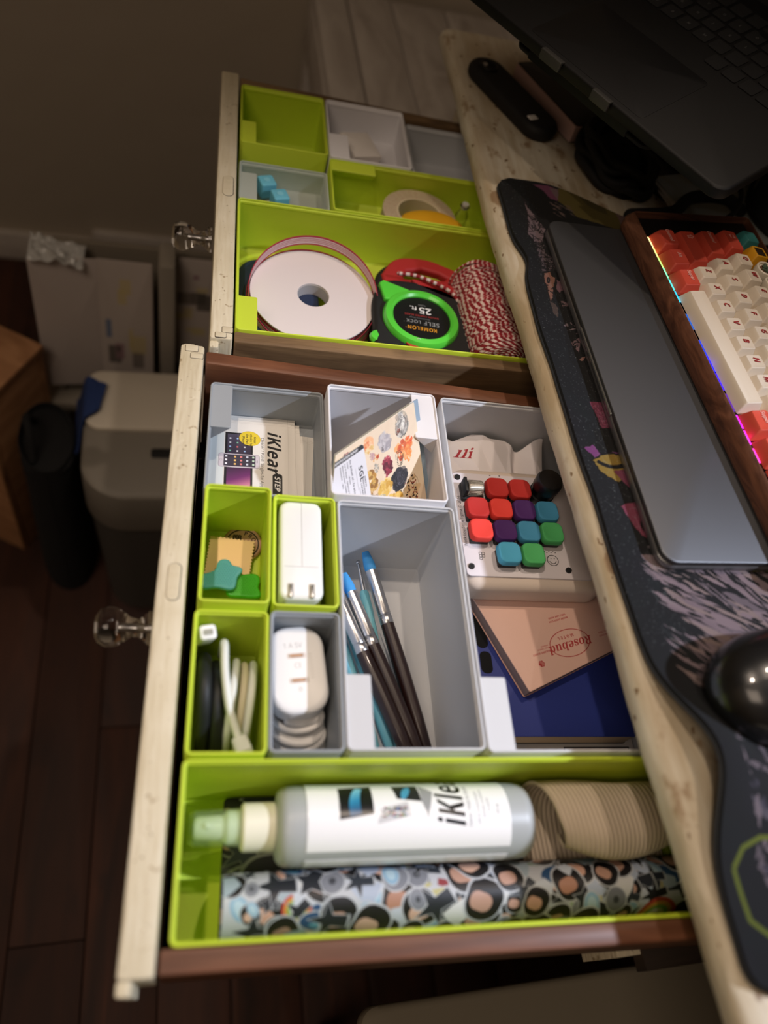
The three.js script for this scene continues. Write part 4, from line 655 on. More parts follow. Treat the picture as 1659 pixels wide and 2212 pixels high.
    const s = [19.6, 27.4]; g.lineWidth = 5; g.beginPath(); g.arc(X(s[0]), Z(s[1]), 4.4 * S, 0, 7); g.stroke(); g.beginPath(); g.arc(X(s[0]), Z(s[1]), 2.7 * S, 0.2, 2.9); g.stroke(); for (const q of [-1.2, 1.5]) { g.beginPath(); g.arc(X(s[0] + q), Z(s[1] - 1.6), 4, 0, 7); g.fill(); }
    for (let i = 0; i < 6; i++) { g.fillRect(X(14 + i * 1.7), Z(19.6 + (i & 1) * 0.8), 9, 7); } for (const q of [-19, -11]) g.fillRect(X(q), Z(-47.5), 12, 8);
  });
  P(k, 'plate', slab(100, 90.5, 1.7, { r: 3.5, b: 0.3, print: true }).translate(0, 23.4, -2.5), [std(0xcfc8ca), std(0xffffff, { map: plateTex, roughness: 0.5 })]);
  { const m = k.children[1], uv = m.geometry.attributes.uv, g0 = m.geometry.groups.find(q => q.materialIndex === 1); const q = m.geometry.attributes.position; for (let i = g0.start; i < g0.start + g0.count; i++) uv.setXY(i, q.getX(i) * 10 + 0.5, 1 - (q.getZ(i) * 1000 + 54) / 108); }
  const dark = [0xb01f1a, 0xa81f1e], col = { d: 0xb4241e, r: 0xe23d32, p: 0x43165e, t: 0x3a86aa, b: 0x4dabd0, g: 0x48aa60 };
  const mats = Object.fromEntries(Object.entries(col).map(([q, c]) => [q, phy(c, { roughness: 0.78 })]));
  const cap = loft([{ p: rrect(17.4, 17.4, 4.6), y: 0 }, { p: rrect(17.8, 17.8, 4.7), y: 0.6 }, { p: rrect(17.2, 17.2, 4.8), y: 4.2 }, { p: rrect(16.4, 16.4, 4.8), y: 5.1 }, { p: rrect(15.2, 15.2, 4.6), y: 5.4 }, { p: rrect(13.2, 13.2, 5.4), y: 5.2 }, { p: rrect(9, 9, 4.4), y: 4.7 }, { p: rrect(4, 4, 2), y: 4.5 }], { crease: 0.6 });
  const sw = slab(14.4, 14.4, 5.4, { r: 1, b: 0.4 });
  const layout = [['', 'd', 'd', ''], ['d', 'r', 'p', 't'], ['r', 'p', 't', 'g'], ['', 'b', 'g', '']];
  const kx = c => -37.6 + c * 18.75, kz = r => -28.6 + r * 18.95;
  layout.forEach((row, r) => row.forEach((c, i) => { if (!c) return; const m = P(k, 'keycap', cap, mats[c], [kx(i), 31.2, kz(r)]); P(m, 'switch', sw, M.black, [0, -6, 0]); }));
  P(k, 'knob_base', [slab(17, 15, 4, { r: 1, b: 0.6 }).translate(-37.6, 25, -28.4), board(2.4, 11, 13, -44.6, 27, -28.6, 0.5)], M.black);
  const kn = P(k, 'encoder_knob', [lathe([[0, 0], [5.4, 0], [6, 0.8], [6, 11], [5.4, 12], [0, 12]], 32, 'x')], std(0xb5aa98, { metalness: 0.8, roughness: 0.35 }), [-42.6, 32.4, -28.6], null, 'ribbed metal knob lying on its side');
  const ribs = []; for (let i = 0; i < 30; i++) { const a = i / 30 * Math.PI * 2; ribs.push(new THREE.BoxGeometry(9.6, 0.5, 0.6).translate(6, 6, 0).rotateX(a)); } P(kn, 'rib', ribs, std(0x9c917f, { metalness: 0.8, roughness: 0.35 }));
  P(k, 'joystick', [lathe([[0, 0], [9.6, 0], [10.2, 1], [10.2, 6], [9.4, 7], [9.4, 12], [10.4, 13], [10.6, 21], [9.4, 23.6], [5, 24.4], [0, 24.5]], 32)], phy(0x0b0b0d, { roughness: 0.35 }), [20, 25, -30], null, 'black joystick');
  for (const [x, z] of [[-46, -43], [-46, 35.3], [30.4, 35.6], [34, -43]]) { const s = P(k, 'screw', [cyl(2.4, 2.3, 1.3, 20, 25)], M.black, [x, 0, z]); P(s, 'screw_socket', [cyl(1.1, 1.1, 0.2, 6, 26.2)], M.blackMatte); }
  // clear box lid edge and crumpled napkin behind the pad
  const nap = thing('paper_napkin', 'crumpled white paper napkin with red script, behind the key pad', 'napkin', 'low', [236, 640, -170]);
  const nt = canvas(512, 256, (g) => { g.fillStyle = '#e4dddc'; g.fillRect(0, 0, 512, 256); g.fillStyle = '#a83038'; g.font = 'italic bold 74px serif'; g.save(); g.translate(10, 110); g.rotate(0.1); g.fillText('A. lli', 0, 0); g.restore(); });
  const tri = x => Math.abs(((x % 1) + 1) % 1 - 0.5) * 2;
  P(nap, 'paper', sheet(72, 44, (s, q) => { const x = (s - 0.5) * 100, z = (q - 0.5) * 36, f = tri(s * 1.9 + 0.15 * q + 0.12), f2 = tri(s * 3.3 - q * 0.9 + 0.3); return [x, 26 - q * 20 * (0.45 + 0.55 * s) + 7 * f * (1 - q * 0.5) + 5 * f2 * q - 10 * sstep(0.72, 0.8, s) * (1 - sstep(0.8, 0.95, s)), z + 4 * f2 - 3 * f]; }, 0.5, 0.3), std(0xffffff, { map: nt, roughness: 0.85 }));
  { const uv = nap.children[0].geometry.attributes.uv; for (let i = 0; i < uv.count; i++) uv.setY(i, 1 - uv.getY(i)); }
  const cam = thing('patterned_pouch', 'dark teal camouflage pouch under the crumpled napkin', 'pouch', 'low', [240, 619, -168]);
  P(cam, 'cloth', [slab(110, 42, 26, { r: 8, b: 7, nb: 4 })], std(0xffffff, { map: tex(256, 256, (u, v) => { const q = fbm(u * 6, v * 6, 3, 4); return q > 0.08 ? [70, 82, 78] : q < -0.1 ? [40, 48, 48] : [92, 96, 90]; }, true, 10), roughness: 0.85 }));
}
// ---------------------------------------------------------------- near drawer: brushes and dotting tools
function rod(name, label, group, tip, end, build) {   // a long thing whose parts are built along +y, from its rear end to its tip
  const a = new THREE.Vector3(...W('low', ...end)), b = new THREE.Vector3(...W('low', ...tip)), t = thing(name, label, group[1], 'world', [0, 0, 0], 0, group[0]);
  t.position.copy(a); t.quaternion.setFromUnitVectors(new THREE.Vector3(0, 1, 0), b.clone().sub(a).normalize()); build(t, a.distanceTo(b) * 1000); return t;
}
{
  const wine = phy(0x24100f, { roughness: 0.38, clearcoat: 0.25 }), blue = std(0x3f9ade, { roughness: 0.65 }), turq = phy(0x7cc6d6, { roughness: 0.4 });
  const brush = (t, L) => {
    const hL = L - 58; P(t, 'handle', [lathe([[0, 0], [2.2, 0.4], [3.8, 3], [5.2, hL * 0.35], [5.6, hL * 0.7], [4.9, hL], [0, hL]], 28)], wine);
    P(t, 'ferrule', [lathe([[4.9, hL - 0.4], [5.1, hL], [5, hL + 5], [4.7, hL + 5.6], [5, hL + 6.4], [4.7, hL + 7], [4.9, hL + 7.8], [4.8, hL + 26], [4.5, hL + 42], [0, hL + 42]], 28)], M.steel);
    P(t, 'tip', [loft([{ p: circle(4.3, 20), y: hL + 41 }, { p: circle(4.5, 20), y: hL + 47 }, { p: circle(3.4, 20, 0, 0, 2.4), y: hL + 54 }, { p: circle(2.6, 20, 0, 0, 1.2), y: hL + 57.6 }, { p: circle(1.6, 20, 0, 0, 0.5), y: hL + 58 }])], blue);
  };
  const gB = ['silicone tipped brushes', 'brush'], gT = ['turquoise dotting tools', 'tool'];
  rod('silicone_brush', 'blue tipped brush with a dark handle, rightmost of the three brushes', gB, [131.6, 646, -86], [176, 624, 77], brush);
  rod('silicone_brush', 'blue tipped brush in the middle, its ferrule beside the rightmost brush', gB, [113.5, 647, -66], [168, 633, 77], brush);
  rod('silicone_brush', 'brush at the left, its tip hidden behind the bin wall', gB, [104, 648, -59], [159.5, 638, 78], brush);
  const dot = (t, L) => {
    P(t, 'handle', [lathe([[0, 20], [2.4, 20], [3.4, 22], [4.2, 34], [4.3, L - 40], [3.6, L - 26], [2.6, L - 24], [0, L - 24]], 24)], turq);
    P(t, 'shaft', [cyl(1.5, 1.2, 22, 14), cyl(1.5, 1.0, 24, 14, L - 25)], M.steel); P(t, 'ball', [new THREE.SphereGeometry(1.7, 14, 10), new THREE.SphereGeometry(1.9, 14, 10).translate(0, L, 0)], M.steel);
  };
  rod('dotting_tool', 'turquoise metal ball tool lying between the middle and right brushes', gT, [129, 632, -84], [152, 623, 79], dot);
  rod('dotting_tool', 'turquoise metal ball tool under the left brush, its rounded end at the front', gT, [110, 638, -60], [152, 623.5, 76], dot);
  rod('dotting_tool', 'turquoise metal ball tool leaning along the left wall of the long grey bin', gT, [102, 640, -50], [141, 623.5, 77], dot);
}
// ---------------------------------------------------------------- near drawer: the four small bins
{
  const coin = thing('metal_pin', 'round copper coloured enamel pin with dark lettering, under the gold card', 'pin', 'low', [39, 657, -79.5]);
  const ct = canvas(256, 256, (g) => { g.fillStyle = '#b58a70'; g.fillRect(0, 0, 256, 256); g.strokeStyle = g.fillStyle = '#33241c'; g.lineWidth = 10; g.beginPath(); g.arc(128, 128, 112, 0, 7); g.stroke(); g.font = 'bold 44px sans-serif'; g.save(); g.translate(128, 128); [...'PRO'].forEach((c, i) => { g.save(); g.rotate(0.25 + i * 0.42); g.fillText(c, -14, -70); g.restore(); }); g.restore(); for (let i = 0; i < 9; i++) { g.beginPath(); g.arc(70 + (i % 3) * 18, 70 + ((i / 3) | 0) * 16, 8, 0, 7); g.stroke(); } });
  P(coin, 'disc', loft([{ p: circle(13.4, 48), y: 0 }, { p: circle(14, 48), y: 0.5 }, { p: circle(14, 48), y: 1.6 }, { p: circle(13.4, 48), y: 2.1 }, { p: circle(12.8, 48), y: 1.8 }], { uvTop: [-12.8, -12.8, 25.6, 25.6] }), [std(0xb08468, { metalness: 0.7, roughness: 0.4 }), std(0xffffff, { map: ct, metalness: 0.3, roughness: 0.45 })]);
  const gold = thing('gold_card', 'small gold shimmering card with a wavy cut edge, tilted in the lime bin', 'card', 'low', [30.0, 661.5, -63], -0.1);
  const e = []; const wv = (x0, z0, x1, z1, m, nx, nz) => { for (let i = 0; i < m * 6; i++) { const s = i / (m * 6), k = 0.45 * Math.sin(s * m * 2 * Math.PI); e.push([lerp(x0, x1, s) + nx * k, lerp(z0, z1, s) + nz * k]); } };
  wv(-15.2, -17, 15.2, -17, 12, 0, 1); wv(15.2, -17, 15.2, 17, 14, 1, 0); wv(15.2, 17, -15.2, 17, 12, 0, 1); wv(-15.2, 17, -15.2, -17, 14, 1, 0);
  P(gold, 'card', [extrude(shapeOf(e), 0.9, 0.15, 1)], std(0xffffff, { map: tex(128, 128, (u, v) => { const q = fbm(u * 4, v * 4, 6, 3); return mixc([206, 172, 118], q > 0 ? [222, 196, 96] : [196, 150, 132], clamp(Math.abs(q) * 2.2)); }, true, 30), roughness: 0.35, metalness: 0.35 }), null, [0.12, 0, 0.03]);
  const gel = (label, u, v, y, turn, color, pts) => {
    const t = thing('gel_shape', label, 'gel shape', 'low', [u, y, v], turn); const m = phy(color, { roughness: 0.4 });
    P(t, 'body', [extrude(shapeOf(pts, true), 4.2, 1.4, 4)], m); const bumps = []; for (let i = -9; i <= 9; i++) for (let j = -9; j <= 9; j++) { const x = i * 1.7 + (j & 1) * 0.85, z = j * 1.5; if (inside(pts.map(([a, b]) => [a * 0.92, b * 0.92]), x, z)) { const s = new THREE.SphereGeometry(0.42, 6, 4); s.translate(x, 4.2, z); bumps.push(s); } } P(t, 'dimple', bumps, m);
  };
  function inside(p, x, z) { let c = false; for (let i = 0, j = p.length - 1; i < p.length; j = i++) if ((p[i][1] > z) !== (p[j][1] > z) && x < (p[j][0] - p[i][0]) * (z - p[i][1]) / (p[j][1] - p[i][1]) + p[i][0]) c = !c; return c; }
  gel('turquoise textured gel shape in front of the gold card', 25.5, -49, 665.5, 0, 0x58b2c8, [[-12, 2], [-4, -2], [-1.5, -9], [3, -10], [6, -6], [12, -4], [9, 2], [7, 10], [-3, 9], [-12, 10]]);
  gel('bright green textured gel shape beside the turquoise one', 41.5, -44.5, 660.5, 0, 0x46b51e, [[-10, -4], [-2, -6], [6, -7], [8.6, -4], [7.6, 2], [9, 8], [-2, 8.4], [-11, 7]]);
  // charger brick with folding prongs
  const ch = thing('charger_brick', 'tall white rectangular charger brick with two folded metal prongs', 'charger', 'low', [74.6, 642, -52.4]);
  P(ch, 'body', [slab(28.4, 74, 62, { r: 6, b: 3, n: 8, nb: 4 })], M.whitePlastic);
  P(ch, 'seam', [board(0.35, 0.2, 50, 0.4, 62.02 - 0.1, -11, 0.05), board(22, 0.2, 0.35, 0, 61.92, 14, 0.05)], std(0xb8b8b6));
  for (const x of [-7, 6.6]) { const pr = P(ch, 'prong', [board(1.8, 2.4, 9, x, 61.2, 32, 0.5)], M.steel); P(pr, 'prong_slot', [slab(4.4, 10, 0.3, { r: 1, b: 0.1 }).translate(x, 61.85, 31)], std(0xc9c5bc)); }
  // oval charger on its side, small print, two prongs
  const ov = thing('oval_charger', 'white oval plug charger with faint grey print, resting on a coiled cable', 'charger', 'low', [73.6, 673, 25.5], 0.1);
  const op = canvas(512, 800, (g) => { g.fillStyle = '#ececea'; g.fillRect(0, 0, 512, 800); g.fillStyle = '#b4b4b2'; g.font = '74px sans-serif'; for (const [s, x, y] of [['1 A 5V', 120, 190], ['CE', 220, 400], ['®', 230, 640]]) g.fillText(s, x, y); g.fillStyle = '#cfcfcc'; for (let i = 0; i < 9; i++) { g.save(); g.translate(392, 250 + i); g.rotate(Math.PI / 2); g.font = '16px sans-serif'; g.restore(); g.fillRect(380, 260 + i * 30, 40, 8); } });
  P(ov, 'body', slab(36, 56.5, 18, { r: 14, b: 3, n: 10, nb: 4, print: true }), [M.whitePlastic, phy(0xffffff, { map: op, roughness: 0.35 })]);
  for (const z of [-8, 8]) { const pr = P(ov, 'prong', [board(8, 1.6, 1.8, 0, 17.6, z, 0.4)], std(0xb89880, { metalness: 0.8, roughness: 0.35 })); P(pr, 'prong_slot', [slab(12, 3.4, 0.3, { r: 1, b: 0.1 }).translate(0, 17.8, z)], std(0xd8cfc6)); }
  const cc = thing('coiled_cable', 'coiled white charging cable under the oval charger', 'cable', 'low', [77, 645, 56]);
  const pts = []; for (let i = 0; i < 130; i++) { const k = i / 130 * 6.3, a = k * Math.PI * 2 + 0.4; pts.push([Math.cos(a) * (17.4 - 0.5 * k) - 0.4 * k + 0.5, 6 + k * 3.6 + 2.5 * Math.sin(a * 0.5 + k), 6 - k * 2.6 + Math.sin(a) * (12.5 - 0.6 * k)]); }
  P(cc, 'cable', [tube(pts, 2.6, { seg: 480, rad: 8 })], phy(0xe8e6e2, { roughness: 0.4 })); P(cc, 'connector', [slab(8, 14, 5, { r: 2, b: 1 }).translate(4, 22, -30)], M.whitePlastic);
  // cables standing in the lime bin
  const cable = (label, pts, r, mat, plugAt, plugMat) => { const t = thing('cable', label, 'cable', 'low', [0, 0, 0], 0, 'cables in the lime bin'); P(t, 'cord', [tube(pts, r)], mat); if (plugAt) plugAt.forEach(([p, rot, sz]) => { const k = P(t, 'connector', [slab(...sz, { r: 1.6, b: 0.9 })], plugMat, p, rot); P(k, 'plug_mouth', [slab(sz[0] * 0.6, sz[1] * 0.5, 0.3, { r: 0.6, b: 0.1 }).translate(0, sz[2] - 0.15, 0)], std(0x8f8f8c)); }); return t; };
  const wc = phy(0xdfe2de, { roughness: 0.45 }), bk = phy(0x15181a, { roughness: 0.55 }), be = phy(0xcfc6a8, { roughness: 0.5 });
  const arc = (u, v0, v1, top, lean = 0) => Array.from({ length: 9 }, (_, i) => { const s = i / 8, a = Math.PI * s; return [u + lean * s, 642 + (top - 642) * Math.sin(a) ** 0.6, lerp(v0, v1, s)]; });
  cable('thick black cable standing at the left wall of the lime bin', arc(17, 4, 70, 690, 2), 4.6, bk);
  cable('second black cable, just right of the thick black one', arc(24.5, 8, 74, 686, 3), 4.2, bk);
  cable('white cable crossing the lime bin in front, ending in a white plug', [[28, 660, 6], [28.5, 690, 10], [29.5, 694, 30], [33, 690, 50], [39, 684, 66]], 2.5, wc, [[[41, 680, 69], [0.9, 0.3, -0.2], [9.5, 12, 14]]], M.whitePlastic);
  cable('white cable bowed in the middle of the lime bin', arc(38, 6, 72, 692, -6), 2.4, wc);
  cable('beige white cable, second from the right wall of the lime bin', arc(43, 8, 72, 690, -4), 2.4, be);
  cable('white cable nearest the right wall of the lime bin', arc(48.6, 7, 76, 692, -6), 2.4, wc);
  const plug = thing('plug_connector', 'white square cable plug standing in the far left corner of the lime bin', 'plug', 'low', [15, 680, 3], 0.2); P(plug, 'shell', [slab(10, 9, 22, { r: 2.2, b: 1 })], M.whitePlastic, null, [0.25, 0, -0.1]); P(plug, 'mouth', [slab(6, 3.6, 0.4, { r: 1, b: 0.1 }).translate(0, 21.8, 0)], std(0x9b9b90), null, [0.25, 0, -0.1]);
}
// ---------------------------------------------------------------- near drawer: spray bottle, sticker sheets, cloth
function stickers(w, h, seed, dark) {
  return canvas(w, h, (g) => {
    const r = rng(seed); g.fillStyle = dark ? '#17171a' : '#b4b8c0'; g.fillRect(0, 0, w, h);
    const n = dark ? 170 : 330;
    for (let i = 0; i < n; i++) {
      const x = r() * w, y = r() * h, k = (r() * 14) | 0, s = h * (0.09 + r() * 0.12) * (k < 4 ? 1.5 : k === 6 ? 1.4 : 1); g.save(); g.translate(x, y); g.rotate((r() - 0.5) * 1.2);
      const out = (c, f) => { g.fillStyle = dark ? '#8c8c8c' : '#b4b9c0'; f(s * 1.12); g.fillStyle = c; f(s); };
      const ell = (a, b, ox = 0, oy = 0) => q => { g.beginPath(); g.ellipse(ox * q, oy * q, q * a, q * b, 0, 0, 7); g.fill(); };
      const star = (m, d0) => q => { g.beginPath(); for (let j = 0; j < m; j++) { const a = j / m * 6.283, d = q * (j & 1 ? d0 : 0.85); j ? g.lineTo(Math.cos(a) * d, Math.sin(a) * d) : g.moveTo(d, 0); } g.fill(); };
      if (k < 4) { out('#17161a', q => { g.beginPath(); g.roundRect(-q * 0.62, -q * 0.7, q * 1.24, q * 1.4, q * 0.55); g.fill(); }); g.fillStyle = ['#c09886', '#a87c68', '#c8a694', '#b08c7c'][k]; g.beginPath(); g.roundRect(-s * 0.5, -s * 0.22, s * 0.8, s * 0.62, s * 0.28); g.fill(); }
      else if (k === 4) { out('#2a4a70', ell(0.85, 0.5)); g.fillStyle = '#5a94a8'; ell(0.5, 0.16, 0.1, 0.18)(s); }
      else if (k === 5) { out('#86aac4', ell(0.5, 0.75)); g.fillStyle = '#a9c4d2'; ell(0.3, 0.5)(s); }
      else if (k === 6 && i % 3 === 0) { ['#b04434', '#c09040', '#74a050', '#d0d0d4'].forEach((c, j) => { g.fillStyle = c; ell(0.9 - j * 0.17, 0.9 - j * 0.17)(s); }); }
      else if (k === 7) { out('#7a7e88', ell(0.6, 0.7)); g.fillStyle = '#40424a'; ell(0.18, 0.22)(s); }
      else if (k < 11) { out(['#22262e', '#2c323c', '#1c1c20'][k % 3], star(9 + k % 3 * 2, 0.3 + 0.1 * (k % 2))); }
      else if (k === 11) { out(['#8890b0', '#b0aa74', '#8a3a40', '#5c7a62'][(r() * 4) | 0], q => { g.fillRect(-q * 0.6, -q * 0.4, q * 1.2, q * 0.8); }); }
      else { g.fillStyle = ['#b8c0cc', '#a4b0c4', '#d0d2d4', '#98a8b4'][(r() * 4) | 0]; star(7, 0.6)(s); }
      g.restore();
    }
  });
}
{
  const base = thing('sticker_sheet', 'dark sheet of small stickers lying under the spray bottle', 'sticker sheet', 'low', [184, 626, 129]);
  P(base, 'card_stack', [slab(292, 76, 8, { r: 2, b: 0.4 }).translate(0, -8.2, 0)], M.paper); P(base, 'sheet', slab(298, 82, 3, { r: 3, b: 0.5, print: true }), [M.black, std(0xffffff, { map: stickers(1600, 500, 21, true), roughness: 0.5 })]);
  const sk = thing('sticker_pack', 'long pale folded sheet covered with hooded figure and rainbow stickers, nearest the viewer', 'sticker sheet', 'low', [186, 621, 151]);
  const g = sheet(60, 24, (s, q) => { const a = lerp(Math.PI * 0.98, 0.02, q); return [(s - 0.5) * 302, 8 + Math.sin(a) ** 0.6 * 38, -Math.cos(a) * -1 * -17 + 1.5 * N(s * 5, q * 2)]; }, 1.2, 1.2);
  { const p = g.attributes.position, uv = g.attributes.uv; for (let i = 0; i < p.count; i++) uv.setXY(i, p.getX(i) / 302 + 0.5, uv.getY(i)); }
  P(sk, 'sheet', g, std(0xffffff, { map: stickers(2048, 400, 8, false), roughness: 0.45 }));
  // bottle, lying with its spray head to the left
  const b = thing('spray_bottle', 'clear plastic spray bottle with a white printed label, lying on the sticker sheets', 'bottle', 'low', [63, 665, 112.5]);
  const liquid = phy(0xb9bec0, { roughness: 0.4, transmission: 0.2, thickness: 0 });
  P(b, 'body', [lathe([[0, 0], [14, 0], [18.6, 0.8], [20.8, 2.8], [21.8, 6], [22, 11], [22, 148], [21.4, 152], [19, 154.8], [15, 155.5], [0, 154]], 56, 'x')], liquid);
  const lab = canvas(1240, 900, (g) => {     // x along the bottle (124 mm), y round it, bottom edge nearest the viewer
    g.fillStyle = '#f0f1f4'; g.fillRect(0, 0, 1240, 900); const T = (s, x, y, px, o) => { g.save(); g.translate(x, y); g.rotate(-Math.PI / 2); g.font = `${o} ${px}px sans-serif`; g.fillText(s, 0, 0); g.restore(); };
    g.fillStyle = '#14161c'; g.beginPath(); g.moveTo(190, 330); g.lineTo(186, 640); g.lineTo(392, 600); g.lineTo(392, 300); g.fill(); const gr = g.createLinearGradient(230, 340, 340, 640); gr.addColorStop(0, '#9fe0f0'); gr.addColorStop(0.5, '#2f86b0'); gr.addColorStop(1, '#14284c'); g.fillStyle = gr; g.beginPath(); g.moveTo(300, 330); g.quadraticCurveTo(230, 460, 250, 620); g.lineTo(320, 600); g.quadraticCurveTo(300, 450, 340, 340); g.fill();
    g.fillStyle = '#26282e'; g.beginPath(); g.moveTo(520, 310); g.lineTo(540, 470); g.lineTo(690, 500); g.lineTo(680, 300); g.fill(); g.fillStyle = '#4a9cc0'; g.beginPath(); g.ellipse(600, 400, 24, 80, 0.3, 0, 7); g.fill(); g.fillStyle = '#9a9ca0'; g.beginPath(); g.moveTo(690, 300); g.lineTo(770, 400); g.lineTo(720, 640); g.lineTo(690, 500); g.fill();
    g.fillStyle = '#c8c8cc'; g.beginPath(); g.moveTo(430, 560); g.lineTo(410, 680); g.lineTo(620, 620); g.lineTo(600, 500); g.fill(); const r = rng(2); for (let i = 0; i < 60; i++) { g.fillStyle = ['#303038', '#8a4c50', '#4c6a9a', '#6a8a5a'][i % 4]; g.fillRect(440 + r() * 140, 540 + r() * 80, 16, 12); }
    g.fillStyle = '#131316'; T('iKlear', 950, 730, 230, 'bold italic'); g.fillStyle = '#55565c'; T('Cleaner / Polish for displays', 992, 720, 32, ''); g.fillStyle = '#7c7d84';
    ['safe for screens and glass', 'antistatic, no ammonia', 'no alcohol'].forEach((s, i) => T(s, 1045 + i * 34, 700 - i * 50, 26, '')); T('8 fl. oz.', 1170, 620, 26, 'bold');
  });
  const arcG = (x0, x1, a0, a1, r) => { const q = sheet(2, 40, (s, t) => { const a = lerp(a0, a1, t); return [lerp(x0, x1, s), Math.cos(a) * r, Math.sin(a) * r]; }, 0.25, 1.2); return q; };
  const lg = arcG(16, 138, -1.9, 0.86, 22.35); P(b, 'label', lg, std(0xffffff, { map: lab, roughness: 0.3 }));
  { const uv = lg.attributes.uv; for (let i = 0; i < uv.count; i++) uv.setXY(i, uv.getX(i), 1 - uv.getY(i)); }
  P(b, 'label_strip', [arcG(16, 138, 1.16, 1.9, 22.3)], std(0xdfe1e4, { roughness: 0.3 }));
  P(b, 'collar', [lathe([[0, -19.5], [12, -19.5], [13.2, -18], [13.4, -1], [12, 0.4], [0, 0.4]], 40, 'x')], phy(0xe9e6d6, { roughness: 0.4 }));
  P(b, 'spray_head', [lathe([[0, -46], [5, -46], [6.4, -44], [7, -30], [9.6, -27], [9.8, -20], [0, -19]], 32, 'x')], M.whitePlastic);
  P(b, 'nozzle', [cyl(1.7, 1.7, 3, 16).translate(-38, 5.6, 0)], M.whitePlastic);
  P(b, 'clear_cap', [lathe([[0, -48.5], [7.5, -48.5], [9.6, -46], [10.6, -20], [10, -20], [9, -45.6], [0, -47.5]], 36, 'x')], phy(0xf2f8ee, { transmission: 0.95, roughness: 0.06, thickness: 0 }));
  // folded cloth
  const c = thing('folded_cloth', 'beige ribbed cloth folded over, under the desk edge in the near bin', 'cloth', 'low', [229, 621, 112]);
  const path = [[33, 18], [10, 16], [-10, 17], [-19, 26], [-22, 44], [-18, 58], [-8, 66], [6, 68], [16, 65], [23, 57], [22, 48], [16, 44]];
  const cv = new THREE.CatmullRomCurve3(path.map(([z, y]) => new THREE.Vector3(0, y, z)));
  const fab = std(0xffffff, { roughness: 0.95, map: tex(256, 256, (u, v) => { const q = 0.5 + 0.5 * Math.sin(u * 60 * Math.PI); return mixc([206, 190, 170], [178, 162, 142], q * 0.6 + 0.3 * fbm(u * 8, v * 8)); }, true, 1), bumpMap: tex(256, 8, (u) => { const k = 128 + 120 * Math.sin(u * 60 * Math.PI); return [k, k, k]; }, false, 1), bumpScale: 0.0008 });
  P(c, 'cloth', sheet(36, 72, (s, q) => { const p = cv.getPoint(q), f = sstep(0.5, 1, q), g0 = 9 * Math.sin(Math.PI * Math.min(1, s * 1.15)) - 6; return [s * 100 + (1 - s) * (14 * sstep(0.35, 0.95, q)) - 4 + 2 * N(q * 3, s * 2), p.y + 2.5 * N(s * 3, q * 4, 4) - 5 * s * f, p.z + 2.5 * N(s * 2.5, q * 3, 7) + f * g0]; }, 2.0, 1.4), fab);
}
